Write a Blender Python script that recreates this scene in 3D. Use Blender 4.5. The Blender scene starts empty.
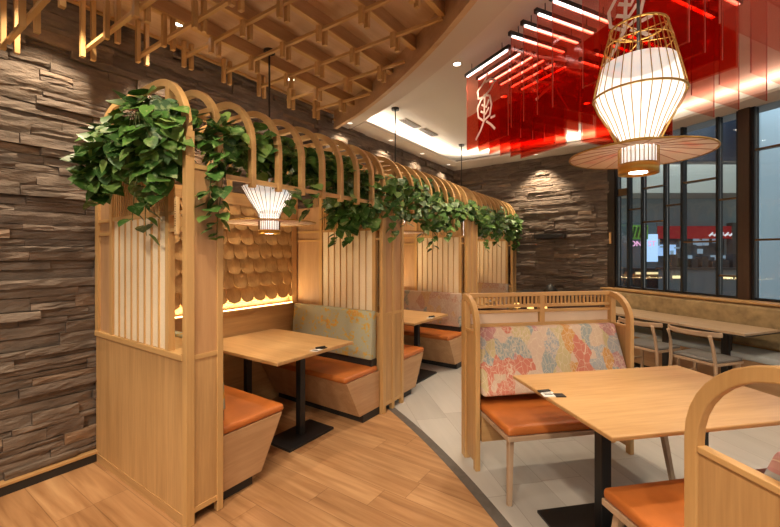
import bpy, bmesh, math, random
from mathutils import Vector, Matrix
S = bpy.context.scene
C = S.collection
R = math.radians
# ------------------------------------------------------------------ camera, world, exposure
cd = bpy.data.cameras.new('camera'); cam = bpy.data.objects.new('camera', cd); C.objects.link(cam)
cam.location = (0, 0, 1.55); cam.rotation_euler = (R(90), 0, R(34.5))
cd.sensor_width = 36; cd.lens = 391 / 780 * 36; cd.shift_y = -10.5 / 780; cd.clip_start = .05
S.camera = cam
S.view_settings.view_transform = 'Standard'; S.view_settings.look = 'None'
S.view_settings.exposure = 0.0; S.view_settings.gamma = 1; S.view_settings.use_curve_mapping = False
S.cycles.transparent_max_bounces = 40; S.cycles.max_bounces = 8; S.cycles.diffuse_bounces = 4
S.cycles.sample_clamp_indirect = 4; S.cycles.caustics_reflective = False; S.cycles.caustics_refractive = False
w = bpy.data.worlds.new('world'); S.world = w; w.use_nodes = True
w.node_tree.nodes['Background'].inputs[0].default_value = (1, .90, .80, 1)
w.node_tree.nodes['Background'].inputs[1].default_value = .55
WARM = (1, .79, .55); WARM2 = (1, .86, .69); COOL = (.72, .86, 1)

def spot(name, loc, tgt, power, ang, blend=.6, col=WARM, r=.03):
    d = bpy.data.lights.new(name, 'SPOT'); d.energy = power; d.color = col; d.spot_size = R(ang); d.spot_blend = blend
    d.shadow_soft_size = r
    o = bpy.data.objects.new(name, d); C.objects.link(o); o.location = loc
    o.rotation_euler = (Vector(tgt) - Vector(loc)).to_track_quat('-Z', 'Y').to_euler(); return o
def area(name, loc, tgt, sx, sy, power, col=WARM, rz=None, spread=180):
    d = bpy.data.lights.new(name, 'AREA'); d.shape = 'RECTANGLE'; d.size = sx; d.size_y = sy; d.energy = power; d.color = col
    d.spread = R(spread)
    o = bpy.data.objects.new(name, d); C.objects.link(o); o.location = loc
    if rz is None: o.rotation_euler = (Vector(tgt) - Vector(loc)).to_track_quat('-Z', 'Y').to_euler()
    else: o.rotation_euler = rz
    return o
# frames of the place
CC = Vector((-6.495, -4.545)); RR = 8.84; RC = 9.16           # centre and radii of the round canopy
XW = -3.48                                                     # stone wall on the left
P0 = Vector((-.65, 7.255, 0)); WA = R(-35)                     # corner of back wall and window wall
def wpt(lx, ly, z=0): return (P0.x + lx*math.cos(WA) - ly*math.sin(WA), P0.y + lx*math.sin(WA) + ly*math.cos(WA), z)
BW0 = Vector((-3.60, 7.451, 0)); BWA = math.atan2(7.255-7.451, -.65+3.60)
def mpt(lat, dep, z=0): return (-math.sin(R(34.5))*dep + math.cos(R(34.5))*lat, math.cos(R(34.5))*dep + math.sin(R(34.5))*lat, z)
# large area lights: cove strips tucked above the soffit lip, the mall's daylight
UP = R(180)
area('cove_light_left', (-3.27, 5.35, 3.30), None, 2.7, .05, 26, WARM2, rz=(UP, 0, R(90)))
area('cove_light_back', (-1.9, 6.92, 3.30), None, 2.5, .05, 26, WARM2, rz=(UP, 0, 0))
area('cove_light_window', wpt(1.4, -.24, 3.30), None, 3.2, .05, 18, WARM2, rz=(UP, 0, WA))
area('cove_light_window_side', wpt(3.8, -.24, 3.30), None, 1.6, .05, 14, WARM2, rz=(UP, 0, WA))
area('mall_ceiling_light', mpt(9, 11, 5.6), mpt(9, 11, 0), 9, 5, 520, COOL)
area('mall_walkway_light', mpt(5.2, 7.2, 4.6), mpt(5.2, 7.2, 0), 3, 2, 200, COOL)

# ------------------------------------------------------------------ materials
def new(name):
    m = bpy.data.materials.new(name); m.use_nodes = True; nt = m.node_tree
    return m, nt, nt.nodes, nt.links, nt.nodes['Principled BSDF']
def plain(name, col, rough=.5, metal=0, spec=None, emit=None, es=0, coat=0, noise=0, nscale=8, bump=0):
    m, nt, N, L, b = new(name)
    b.inputs['Base Color'].default_value = (*col, 1); b.inputs['Roughness'].default_value = rough; b.inputs['Metallic'].default_value = metal
    if spec is not None: b.inputs['Specular IOR Level'].default_value = spec
    if coat: b.inputs['Coat Weight'].default_value = coat
    if emit: b.inputs['Emission Color'].default_value = (*emit, 1); b.inputs['Emission Strength'].default_value = es
    if noise or bump:
        tc = N.new('ShaderNodeTexCoord'); n = N.new('ShaderNodeTexNoise'); n.inputs['Scale'].default_value = nscale; n.inputs['Detail'].default_value = 5
        L.new(tc.outputs['Object'], n.inputs['Vector'])
        if noise:
            r = N.new('ShaderNodeValToRGB'); L.new(n.outputs['Fac'], r.inputs[0])
            r.color_ramp.elements[0].position = .3; r.color_ramp.elements[1].position = .7
            r.color_ramp.elements[0].color = (*[c*(1-noise) for c in col], 1); r.color_ramp.elements[1].color = (*[min(1, c*(1+noise)) for c in col], 1)
            L.new(r.outputs[0], b.inputs['Base Color'])
        if bump:
            bp = N.new('ShaderNodeBump'); bp.inputs['Strength'].default_value = bump; bp.inputs['Distance'].default_value = .01
            L.new(n.outputs['Fac'], bp.inputs['Height']); L.new(bp.outputs[0], b.inputs['Normal'])
    return m
def ramp(N, cols):
    r = N.new('ShaderNodeValToRGB'); e = r.color_ramp.elements
    for i, (p, c) in enumerate(cols):
        x = e[i] if i < 2 else e.new(p)
        x.position = p; x.color = (*c, 1)
    return r
def wood(name, c1, c2, axis='z', sc=7, rough=.45, stretch=.06, seed=0.0):
    m, nt, N, L, b = new(name)
    tc = N.new('ShaderNodeTexCoord'); mp = N.new('ShaderNodeMapping')
    s = [sc, sc, sc]; s['xyz'.index(axis)] = sc*stretch
    mp.inputs['Scale'].default_value = s; mp.inputs['Location'].default_value = (seed, seed*1.7, seed*.6)
    L.new(tc.outputs['Object'], mp.inputs[0])
    n1 = N.new('ShaderNodeTexNoise'); n1.inputs['Scale'].default_value = 1.3; n1.inputs['Detail'].default_value = 5; n1.inputs['Distortion'].default_value = .6
    n2 = N.new('ShaderNodeTexNoise'); n2.inputs['Scale'].default_value = 9; n2.inputs['Detail'].default_value = 3
    L.new(mp.outputs[0], n1.inputs['Vector']); L.new(mp.outputs[0], n2.inputs['Vector'])
    mx = N.new('ShaderNodeMath'); mx.operation = 'MULTIPLY_ADD'; mx.inputs[1].default_value = .35; L.new(n2.outputs['Fac'], mx.inputs[0])
    ml = N.new('ShaderNodeMath'); ml.operation = 'MULTIPLY'; ml.inputs[1].default_value = .65; L.new(n1.outputs['Fac'], ml.inputs[0]); L.new(ml.outputs[0], mx.inputs[2])
    r = ramp(N, [(.34, c1), (.66, c2)]); L.new(mx.outputs[0], r.inputs[0]); L.new(r.outputs[0], b.inputs['Base Color'])
    b.inputs['Roughness'].default_value = rough
    bp = N.new('ShaderNodeBump'); bp.inputs['Strength'].default_value = .08; bp.inputs['Distance'].default_value = .004
    L.new(n2.outputs['Fac'], bp.inputs['Height']); L.new(bp.outputs[0], b.inputs['Normal'])
    return m
OAK = ((.43, .245, .095), (.60, .365, .155))
W = {a: wood('oak_'+a, *OAK, axis=a, sc=9) for a in 'xyz'}
WR = {a: wood('oak_rail_'+a, (.53, .31, .115), (.64, .40, .165), axis=a, sc=9) for a in 'xyz'}
WP = {a: wood('panel_and_baffle_shade_'+a, (.43, .245, .115), (.57, .35, .185), axis=a, sc=7, stretch=.09) for a in 'xyz'}  # bench and panel wood; on the ceiling baffles it stands in for shade
WU = {a: wood('oak_side_'+a, (.46, .245, .10), (.58, .335, .155), axis=a, sc=6, stretch=.08) for a in 'xyz'}
WT = {a: wood('table_oak_'+a, (.43, .235, .085), (.60, .37, .16), axis=a, sc=6, rough=.36, stretch=.09) for a in 'xyz'}
WG = {a: wood('ash_'+a, (.40, .27, .17), (.55, .40, .27), axis=a, sc=6, rough=.4) for a in 'xyz'}
WC = {a: wood('canopy_wood_'+a, (.50, .31, .17), (.64, .43, .255), axis=a, sc=5, stretch=.12) for a in 'xyz'}
BLACK = plain('black_metal', (.012, .012, .013), .42, .0)
BLACKP = plain('black_plastic', (.02, .019, .018), .5)
BRASS = plain('brass', (.62, .38, .10), .28, 1)
BRASSD = plain('aged_brass_wire', (.50, .30, .08), .4, .9)
WHITE = plain('ceiling_paint', (.74, .70, .64), .9)
SOFFIT = plain('soffit_paint', (.66, .60, .55), .9)
LEATHER = plain('tan_leather', (.50, .15, .030), .42, noise=.14, nscale=7, bump=.12)
GREYLEATHER = plain('grey_leather', (.19, .185, .18), .38, bump=.1, nscale=30)
PALESEAT = plain('pale_grey_seat_vinyl', (.50, .57, .60), .35, bump=.05)
CREAM = plain('cream_fabric', (.88, .75, .54), .9, noise=.05, nscale=120, bump=.1)
PALEP = plain('pale_panel', (.72, .58, .44), .7, noise=.04)
DARKFRAME = plain('bronze_frame', (.028, .020, .016), .4, .2)
STEELBLUE = plain('dark_mullion', (.018, .022, .028), .35, .3)
BRONZEBAR = plain('bronze_bar', (.16, .10, .05), .35, .7)
COLUMN = wood('dark_column', (.045, .024, .015), (.075, .040, .024), axis='z', sc=6)
SHINGLE = wood('cedar_shingle', (.42, .235, .085), (.60, .37, .15), axis='z', sc=10, stretch=.3)
STEM = plain('vine_stem', (.10, .12, .03), .6)
def emissive(name, col, s):
    m, nt, N, L, b = new(name); b.inputs['Base Color'].default_value = (*col, 1)
    b.inputs['Emission Color'].default_value = (*col, 1); b.inputs['Emission Strength'].default_value = s; return m
LED = emissive('led_strip', (1, .70, .30), 9)
TUBE = emissive('light_tube', (1, .93, .88), 7)
LENS = emissive('downlight_lens', (1, .9, .75), 12)
def stone():
    m, nt, N, L, b = new('stacked_stone')
    g = N.new('ShaderNodeNewGeometry'); tc = N.new('ShaderNodeTexCoord')
    r = ramp(N, [(0, (.155, .118, .094)), (.35, (.195, .155, .125)), (.62, (.17, .132, .104)), (.9, (.23, .18, .142)), (1, (.29, .195, .125))])
    L.new(g.outputs['Random Per Island'], r.inputs[0])
    mp = N.new('ShaderNodeMapping'); mp.inputs['Scale'].default_value = (4, 4, 13); L.new(tc.outputs['Object'], mp.inputs[0])
    n = N.new('ShaderNodeTexNoise'); n.inputs['Scale'].default_value = 1.4; n.inputs['Detail'].default_value = 8; n.inputs['Roughness'].default_value = .65
    L.new(mp.outputs[0], n.inputs['Vector'])
    r2 = ramp(N, [(.3, (.62, .62, .62)), (.72, (1.3, 1.27, 1.22))]); L.new(n.outputs['Fac'], r2.inputs[0])
    mx = N.new('ShaderNodeMix'); mx.data_type = 'RGBA'; mx.blend_type = 'MULTIPLY'; mx.inputs[0].default_value = 1
    L.new(r.outputs[0], mx.inputs[6]); L.new(r2.outputs[0], mx.inputs[7]); L.new(mx.outputs[2], b.inputs['Base Color'])
    b.inputs['Roughness'].default_value = .72; b.inputs['Specular IOR Level'].default_value = .35
    n3 = N.new('ShaderNodeTexNoise'); n3.inputs['Scale'].default_value = 7; n3.inputs['Detail'].default_value = 6; L.new(mp.outputs[0], n3.inputs['Vector'])
    ah = N.new('ShaderNodeMath'); ah.operation = 'MULTIPLY_ADD'; ah.inputs[1].default_value = .35; L.new(n3.outputs['Fac'], ah.inputs[0]); L.new(n.outputs['Fac'], ah.inputs[2])
    bp = N.new('ShaderNodeBump'); bp.inputs['Strength'].default_value = .9; bp.inputs['Distance'].default_value = .018
    L.new(ah.outputs[0], bp.inputs['Height']); L.new(bp.outputs[0], b.inputs['Normal'])
    return m
STONE = stone()
def planks(name, cols, pw, pl, rot, rough, gap=.003, grain=.35, gs=(2.2, 26)):
    m, nt, N, L, b = new(name)
    def M(op, a, c=None):
        x = N.new('ShaderNodeMath'); x.operation = op
        for i, v in enumerate((a, c)):
            if v is None: continue
            if isinstance(v, (int, float)): x.inputs[i].default_value = v
            else: L.new(v, x.inputs[i])
        return x.outputs[0]
    tc = N.new('ShaderNodeTexCoord'); mp = N.new('ShaderNodeMapping'); mp.inputs['Rotation'].default_value = (0, 0, rot)
    L.new(tc.outputs['Object'], mp.inputs[0]); sp = N.new('ShaderNodeSeparateXYZ'); L.new(mp.outputs[0], sp.inputs[0])
    row = M('FLOOR', M('DIVIDE', sp.outputs[1], pw))
    wn = N.new('ShaderNodeTexWhiteNoise'); wn.noise_dimensions = '1D'; L.new(row, wn.inputs['W'])
    xs = M('ADD', sp.outputs[0], M('MULTIPLY', wn.outputs['Value'], pl*3.7))
    colm = M('FLOOR', M('DIVIDE', xs, pl))
    cb = N.new('ShaderNodeCombineXYZ'); L.new(row, cb.inputs[0]); L.new(colm, cb.inputs[1])
    wn2 = N.new('ShaderNodeTexWhiteNoise'); wn2.noise_dimensions = '2D'; L.new(cb.outputs[0], wn2.inputs['Vector'])
    cb2 = N.new('ShaderNodeCombineXYZ'); L.new(M('MULTIPLY', xs, gs[0]), cb2.inputs[0]); L.new(M('MULTIPLY', sp.outputs[1], gs[1]), cb2.inputs[1]); L.new(M('MULTIPLY', wn2.outputs['Value'], 40), cb2.inputs[2])
    n = N.new('ShaderNodeTexNoise'); n.inputs['Scale'].default_value = 1; n.inputs['Detail'].default_value = 5; n.inputs['Distortion'].default_value = .5; L.new(cb2.outputs[0], n.inputs['Vector'])
    f = M('ADD', M('MULTIPLY', wn2.outputs['Value'], 1-grain), M('MULTIPLY', M('SUBTRACT', M('MULTIPLY', n.outputs['Fac'], 2), .5), grain))
    r = ramp(N, cols); L.new(f, r.inputs[0])
    gy = M('ABSOLUTE', M('SUBTRACT', M('FRACT', M('DIVIDE', sp.outputs[1], pw)), .5)); gx = M('ABSOLUTE', M('SUBTRACT', M('FRACT', M('DIVIDE', xs, pl)), .5))
    gm = M('MAXIMUM', M('GREATER_THAN', gy, .5-gap/pw), M('GREATER_THAN', gx, .5-gap/pl))
    mx = N.new('ShaderNodeMix'); mx.data_type = 'RGBA'; mx.blend_type = 'MULTIPLY'; L.new(M('MULTIPLY', gm, .45), mx.inputs[0]); L.new(r.outputs[0], mx.inputs[6]); mx.inputs[7].default_value = (.25, .2, .17, 1)
    L.new(mx.outputs[2], b.inputs['Base Color']); b.inputs['Roughness'].default_value = rough
    bp = N.new('ShaderNodeBump'); bp.inputs['Strength'].default_value = .06; bp.inputs['Distance'].default_value = .003; L.new(n.outputs['Fac'], bp.inputs['Height']); L.new(bp.outputs[0], b.inputs['Normal'])
    return m
FLOORW = planks('plank_floor', [(.05, (.24, .115, .045)), (.35, (.36, .185, .078)), (.6, (.44, .24, .108)), (.95, (.57, .34, .165))], .19, .95, 0, .42, gap=.0022, grain=.72, gs=(1.6, 20))
FLOORT = planks('grey_plank_tile', [(0, (.43, .42, .40)), (.5, (.53, .52, .49)), (1, (.62, .605, .575))], .3, 1.2, R(45), .30, gap=.002, grain=.45, gs=(1.1, 9))
def floral(name, base, cols, scale, gold):
    m, nt, N, L, b = new(name)
    tc = N.new('ShaderNodeTexCoord'); mp = N.new('ShaderNodeMapping'); mp.inputs['Scale'].default_value = (scale, .01, scale*.72); L.new(tc.outputs['Object'], mp.inputs[0])
    ns = N.new('ShaderNodeTexNoise'); ns.inputs['Scale'].default_value = 1.4; L.new(mp.outputs[0], ns.inputs['Vector'])
    ad = N.new('ShaderNodeMixRGB'); ad.blend_type = 'ADD'; ad.inputs[0].default_value = .22; L.new(mp.outputs[0], ad.inputs[1]); L.new(ns.outputs['Color'], ad.inputs[2])
    v = N.new('ShaderNodeTexVoronoi'); v.distance = 'MANHATTAN'; v.inputs['Scale'].default_value = 1; L.new(ad.outputs[0], v.inputs['Vector'])
    bw = N.new('ShaderNodeSeparateColor'); L.new(v.outputs['Color'], bw.inputs[0])
    r = ramp(N, cols); r.color_ramp.interpolation = 'CONSTANT'; L.new(bw.outputs[0], r.inputs[0])
    # fine pattern inside the patches
    v2 = N.new('ShaderNodeTexVoronoi'); v2.inputs['Scale'].default_value = 7; L.new(ad.outputs[0], v2.inputs['Vector'])
    gt = N.new('ShaderNodeMath'); gt.operation = 'GREATER_THAN'; gt.inputs[1].default_value = .55; L.new(v2.outputs['Distance'], gt.inputs[0])
    gm = N.new('ShaderNodeMath'); gm.operation = 'MULTIPLY'; L.new(gt.outputs[0], gm.inputs[0]); L.new(bw.outputs[1], gm.inputs[1])
    gk = N.new('ShaderNodeMath'); gk.operation = 'MULTIPLY'; gk.inputs[1].default_value = .6; L.new(gm.outputs[0], gk.inputs[0])
    m1 = N.new('ShaderNodeMixRGB'); L.new(gk.outputs[0], m1.inputs[0]); L.new(r.outputs[0], m1.inputs[1]); m1.inputs[2].default_value = (*base, 1)
    ve = N.new('ShaderNodeTexVoronoi'); ve.feature = 'DISTANCE_TO_EDGE'; ve.inputs['Scale'].default_value = 2.3; L.new(ad.outputs[0], ve.inputs['Vector'])
    lt = N.new('ShaderNodeMath'); lt.operation = 'LESS_THAN'; lt.inputs[1].default_value = .025; L.new(ve.outputs['Distance'], lt.inputs[0])
    lk = N.new('ShaderNodeMath'); lk.operation = 'MULTIPLY'; lk.inputs[1].default_value = .7; L.new(lt.outputs[0], lk.inputs[0])
    m2 = N.new('ShaderNodeMixRGB'); L.new(lk.outputs[0], m2.inputs[0]); L.new(m1.outputs[0], m2.inputs[1]); m2.inputs[2].default_value = (*gold, 1)
    L.new(m2.outputs[0], b.inputs['Base Color']); b.inputs['Roughness'].default_value = .8
    return m
MOUNT = floral('mountain_print_fabric', (.68, .55, .42), [(0, (.60, .46, .34)), (.14, (.58, .20, .14)), (.28, (.30, .36, .37)), (.42, (.60, .31, .09)), (.54, (.62, .48, .38)), (.68, (.50, .26, .26)), (.8, (.55, .47, .26)), (.9, (.36, .39, .42))], 10.5, (.72, .62, .48))
MOUNT2 = floral('faded_mountain_fabric', (.55, .42, .32), [(0, (.46, .33, .25)), (.3, (.42, .24, .18)), (.45, (.26, .30, .28)), (.6, (.50, .32, .16)), (.75, (.5, .38, .30))], 9, (.55, .45, .33))
def blossom():
    m, nt, N, L, b = new('sage_blossom_fabric')
    tc = N.new('ShaderNodeTexCoord'); n = N.new('ShaderNodeTexNoise'); n.inputs['Scale'].default_value = 9; n.inputs['Detail'].default_value = 4; L.new(tc.outputs['Object'], n.inputs['Vector'])
    n2 = N.new('ShaderNodeTexNoise'); n2.inputs['Scale'].default_value = 32; n2.inputs['Detail'].default_value = 2; L.new(tc.outputs['Object'], n2.inputs['Vector'])
    ml = N.new('ShaderNodeMath'); ml.operation = 'MULTIPLY'; L.new(n.outputs['Fac'], ml.inputs[0]); L.new(n2.outputs['Fac'], ml.inputs[1])
    r = ramp(N, [(.0, (.42, .45, .33)), (.27, (.46, .47, .34)), (.30, (.52, .46, .18)), (.345, (.66, .42, .08)), (.40, (.66, .34, .08)), (.5, (.66, .50, .20))]); L.new(ml.outputs[0], r.inputs[0])
    L.new(r.outputs[0], b.inputs['Base Color']); b.inputs['Roughness'].default_value = .75; return m
SAGE = blossom()
TANFAB = plain('tan_mottled_fabric', (.33, .235, .115), .85, noise=.32, nscale=11)
def leafmat():
    m, nt, N, L, b = new('pothos_leaf')
    g = N.new('ShaderNodeNewGeometry'); r = ramp(N, [(0, (.022, .068, .012)), (.45, (.050, .14, .022)), (.8, (.105, .23, .042)), (1, (.22, .35, .08))]); L.new(g.outputs['Random Per Island'], r.inputs[0])
    tc = N.new('ShaderNodeTexCoord'); n = N.new('ShaderNodeTexNoise'); n.inputs['Scale'].default_value = 34; n.inputs['Detail'].default_value = 3; L.new(tc.outputs['Object'], n.inputs['Vector'])
    r2 = ramp(N, [(.54, (0, 0, 0)), (.66, (.55, .55, .55))]); L.new(n.outputs['Fac'], r2.inputs[0])
    mx = N.new('ShaderNodeMixRGB'); L.new(r2.outputs[0], mx.inputs[0]); L.new(r.outputs[0], mx.inputs[1]); mx.inputs[2].default_value = (.33, .40, .16, 1)
    L.new(mx.outputs[0], b.inputs['Base Color']); b.inputs['Roughness'].default_value = .42; b.inputs['Specular IOR Level'].default_value = .35
    return m
LEAF = leafmat()
def redsheet(name, tint, refl, a, b_):
    m, nt, N, L, b = new(name); N.remove(b); out = N['Material Output']
    t = N.new('ShaderNodeBsdfTransparent'); t.inputs[0].default_value = (*tint, 1)
    d = N.new('ShaderNodeBsdfDiffuse'); d.inputs[0].default_value = (*refl, 1)
    tr = N.new('ShaderNodeBsdfTranslucent'); tr.inputs[0].default_value = (*refl, 1)
    gl = N.new('ShaderNodeBsdfGlossy'); gl.inputs['Roughness'].default_value = .08; gl.inputs[0].default_value = (1, .9, .88, 1)
    s1 = N.new('ShaderNodeMixShader'); s1.inputs[0].default_value = .5; L.new(d.outputs[0], s1.inputs[1]); L.new(tr.outputs[0], s1.inputs[2])
    s2 = N.new('ShaderNodeMixShader'); s2.inputs[0].default_value = a; L.new(t.outputs[0], s2.inputs[1]); L.new(s1.outputs[0], s2.inputs[2])
    s3 = N.new('ShaderNodeMixShader'); s3.inputs[0].default_value = b_; L.new(s2.outputs[0], s3.inputs[1]); L.new(gl.outputs[0], s3.inputs[2])
    L.new(s3.outputs[0], out.inputs[0]); return m
RED = redsheet('red_acrylic', (.97, .64, .57), (.92, .18, .08), .06, .04)
PINK = redsheet('pink_acrylic', (.965, .74, .69), (.90, .30, .22), .06, .05)
EDGE = plain('polished_sheet_edge', (.42, .08, .06), .3)
REDP = redsheet('deep_red_print', (.90, .47, .38), (.65, .05, .02), .05, .0)
GLYPH = plain('white_print', (.85, .72, .66), .6)
def glassmat():
    m, nt, N, L, b = new('window_glass'); N.remove(b); out = N['Material Output']
    t = N.new('ShaderNodeBsdfTransparent'); t.inputs[0].default_value = (.80, .86, .88, 1)
    gl = N.new('ShaderNodeBsdfGlossy'); gl.inputs['Roughness'].default_value = .02
    fr = N.new('ShaderNodeFresnel'); fr.inputs[0].default_value = 1.5
    s = N.new('ShaderNodeMixShader'); L.new(fr.outputs[0], s.inputs[0]); L.new(t.outputs[0], s.inputs[1]); L.new(gl.outputs[0], s.inputs[2]); L.new(s.outputs[0], out.inputs[0]); return m
GLASS = glassmat()
def shademat(name, col, es, trans=.0):
    m, nt, N, L, b = new(name)
    tc = N.new('ShaderNodeTexCoord'); n = N.new('ShaderNodeTexNoise'); n.inputs['Scale'].default_value = 7; L.new(tc.outputs['Object'], n.inputs['Vector'])
    r = ramp(N, [(.32, (.70, .78, .84)), (.42, col), (.62, col), (.72, (.95, .66, .58))]); L.new(n.outputs['Fac'], r.inputs[0])
    L.new(r.outputs[0], b.inputs['Base Color']); L.new(r.outputs[0], b.inputs['Emission Color']); b.inputs['Emission Strength'].default_value = es; b.inputs['Roughness'].default_value = .8
    t = N.new('ShaderNodeBsdfTransparent'); mx = N.new('ShaderNodeMixShader'); mx.inputs[0].default_value = .22; L.new(b.outputs[0], mx.inputs[1]); L.new(t.outputs[0], mx.inputs[2]); L.new(mx.outputs[0], N['Material Output'].inputs[0])
    return m
SHADE = shademat('lantern_paper', (.95, .90, .84), .6)
def discmat():
    m, nt, N, L, b = new('painted_silk_disc')
    tc = N.new('ShaderNodeTexCoord'); n = N.new('ShaderNodeTexNoise'); n.inputs['Scale'].default_value = 6; n.inputs['Detail'].default_value = 4; L.new(tc.outputs['Object'], n.inputs['Vector'])
    r = ramp(N, [(.40, (.94, .86, .77)), (.55, (.94, .82, .73)), (.68, (.92, .55, .48))]); L.new(n.outputs['Fac'], r.inputs[0])
    N.remove(b); d = N.new('ShaderNodeBsdfDiffuse'); tr = N.new('ShaderNodeBsdfTranslucent'); mx = N.new('ShaderNodeMixShader'); mx.inputs[0].default_value = .55
    L.new(r.outputs[0], d.inputs[0]); L.new(r.outputs[0], tr.inputs[0]); L.new(d.outputs[0], mx.inputs[1]); L.new(tr.outputs[0], mx.inputs[2]); L.new(mx.outputs[0], N['Material Output'].inputs[0]); return m
SILK = discmat()

# ------------------------------------------------------------------ mesh helpers
class MB:
    def __init__(s): s.bm = bmesh.new()
    def face(s, vs, smooth=False):
        try:
            f = s.bm.faces.new(vs); f.smooth = smooth; return f
        except ValueError: return None
    def hexa(s, P):
        v = [s.bm.verts.new(p) for p in P]
        for q in ((0,3,2,1), (4,5,6,7), (0,1,5,4), (1,2,6,5), (2,3,7,6), (3,0,4,7)): s.face([v[i] for i in q])
        return s
    def box(s, x0, x1, y0, y1, z0, z1):
        return s.hexa([(x0,y0,z0),(x1,y0,z0),(x1,y1,z0),(x0,y1,z0),(x0,y0,z1),(x1,y0,z1),(x1,y1,z1),(x0,y1,z1)])
    def bar(s, p0, p1, w, h, up=(0,0,1), w1=None, h1=None):
        p0 = Vector(p0); p1 = Vector(p1); d = (p1-p0).normalized(); u = Vector(up)
        if abs(d.dot(u)) > .98: u = Vector((0,1,0))
        a = d.cross(u).normalized(); b = a.cross(d).normalized(); w1 = w1 or w; h1 = h1 or h; P = []
        for p, ww, hh in ((p0, w, h), (p1, w1, h1)):
            P += [p - a*ww/2 - b*hh/2, p + a*ww/2 - b*hh/2, p + a*ww/2 + b*hh/2, p - a*ww/2 + b*hh/2]
        return s.hexa(P)
    def prism(s, poly, f0, f1, smooth=False):
        a = [s.bm.verts.new(f0(*p)) for p in poly]; b = [s.bm.verts.new(f1(*p)) for p in poly]; n = len(poly)
        s.face(a[::-1]); s.face(b)
        for i in range(n): s.face([a[i], a[(i+1)%n], b[(i+1)%n], b[i]], smooth)
        return s
    def tube(s, pts, r, n=6, cap=True, r1=None):
        pts = [Vector(p) for p in pts]; rings = []
        for i, p in enumerate(pts):
            d = (pts[min(i+1, len(pts)-1)] - pts[max(i-1, 0)]).normalized(); u = Vector((0,0,1))
            if abs(d.z) > .95: u = Vector((1,0,0))
            a = d.cross(u).normalized(); b = a.cross(d); rr = r if r1 is None else r + (r1-r)*i/(len(pts)-1)
            rings.append([s.bm.verts.new(p + a*rr*math.cos(2*math.pi*k/n) + b*rr*math.sin(2*math.pi*k/n)) for k in range(n)])
        for A, B in zip(rings, rings[1:]):
            for k in range(n): s.face([A[k], A[(k+1)%n], B[(k+1)%n], B[k]], True)
        if cap: s.face(rings[0][::-1]); s.face(rings[-1])
        return s
    def sweep(s, pts, w, h, nrm, close=False):
        # rectangular section along a planar path; w across nrm, h in the plane
        pts = [Vector(p) for p in pts]; nrm = Vector(nrm).normalized(); rings = []
        N = len(pts)
        for i, p in enumerate(pts):
            d = (pts[(i+1)%N if close else min(i+1, N-1)] - pts[(i-1)%N if close else max(i-1, 0)]).normalized()
            a = nrm; b = d.cross(a).normalized()
            rings.append([s.bm.verts.new(p + a*x*w/2 + b*y*h/2) for x, y in ((-1,-1),(1,-1),(1,1),(-1,1))])
        for A, B in zip(rings, rings[1:] + ([rings[0]] if close else [])):
            for k in range(4): s.face([A[k], A[(k+1)%4], B[(k+1)%4], B[k]])
        if not close: s.face(rings[0][::-1]); s.face(rings[-1])
        return s
    def lathe(s, prof, n=32, c=(0,0,0), cap=True):
        rings = [[s.bm.verts.new((c[0]+r*math.cos(2*math.pi*k/n), c[1]+r*math.sin(2*math.pi*k/n), c[2]+z)) for k in range(n)] for r, z in prof]
        for A, B in zip(rings, rings[1:]):
            for k in range(n): s.face([A[k], A[(k+1)%n], B[(k+1)%n], B[k]], True)
        if cap: s.face(rings[0][::-1]); s.face(rings[-1])
        return s
    def build(s, name, mat, parent=None, bev=0, seg=2, smooth=False, fix=True):
        if fix: bmesh.ops.recalc_face_normals(s.bm, faces=s.bm.faces[:])
        me = bpy.data.meshes.new(name); s.bm.to_mesh(me); s.bm.free(); me.materials.append(mat)
        o = bpy.data.objects.new(name, me); C.objects.link(o)
        if parent is not None: o.parent = parent
        if bev:
            b = o.modifiers.new('bevel', 'BEVEL'); b.width = bev; b.segments = seg; b.limit_method = 'ANGLE'; b.angle_limit = R(40)
            if smooth:
                for p in me.polygons: p.use_smooth = True
        return o
def thing(name, label, cat, loc=(0,0,0), rz=0, group=None):
    o = bpy.data.objects.new(name, None); o.empty_display_size = .1; C.objects.link(o); o.location = loc; o.rotation_euler = (0,0,rz)
    o['label'] = label; o['category'] = cat
    if group: o['group'] = group
    return o
def tag(o, label, cat, group=None):
    o['label'] = label; o['category'] = cat
    if group: o['group'] = group
    return o
def struct(o, label=None, cat=None):
    o['kind'] = 'structure'
    if label: o['label'] = label
    if cat: o['category'] = cat
    return o
def copy_tree(o, parent=None):
    c = o.copy(); C.objects.link(c)
    if parent is not None: c.parent = parent
    for ch in list(o.children): copy_tree(ch, c)
    return c
def arc(cx, cy, r, a0, a1, n): return [(cx + r*math.cos(R(a0+(a1-a0)*i/n)), cy + r*math.sin(R(a0+(a1-a0)*i/n))) for i in range(n+1)]

# ------------------------------------------------------------------ room shell
def arc2(r, a0, a1, n=60): return arc(CC.x, CC.y, r, a0, a1, n)
A0 = math.degrees(math.acos((-3.60-CC.x)/RR))
b = MB(); pl = arc2(RR, A0, -8, 70); poly = [(-3.60, -3.5)] + pl + [(CC.x+RR*math.cos(R(-8)), -6), (-3.6, -6)]
b.prism(poly, lambda x, y: (x, y, -.05), lambda x, y: (x, y, 0)); struct(b.build('floor', FLOORW), 'warm brown plank floor around the booths', 'floor')
b = MB(); pl2 = arc2(RR+.075, math.degrees(math.acos((-3.60-CC.x)/(RR+.075))), -8, 70)
b.prism(pl2 + [(9, -6), wpt(12, .0)[:2], wpt(0, .3)[:2], (-3.6, 7.6)], lambda x, y: (x, y, -.05), lambda x, y: (x, y, 0)); struct(b.build('floor_tile', FLOORT), 'grey plank tile floor beyond the dark strip', 'floor')
b = MB()
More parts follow.
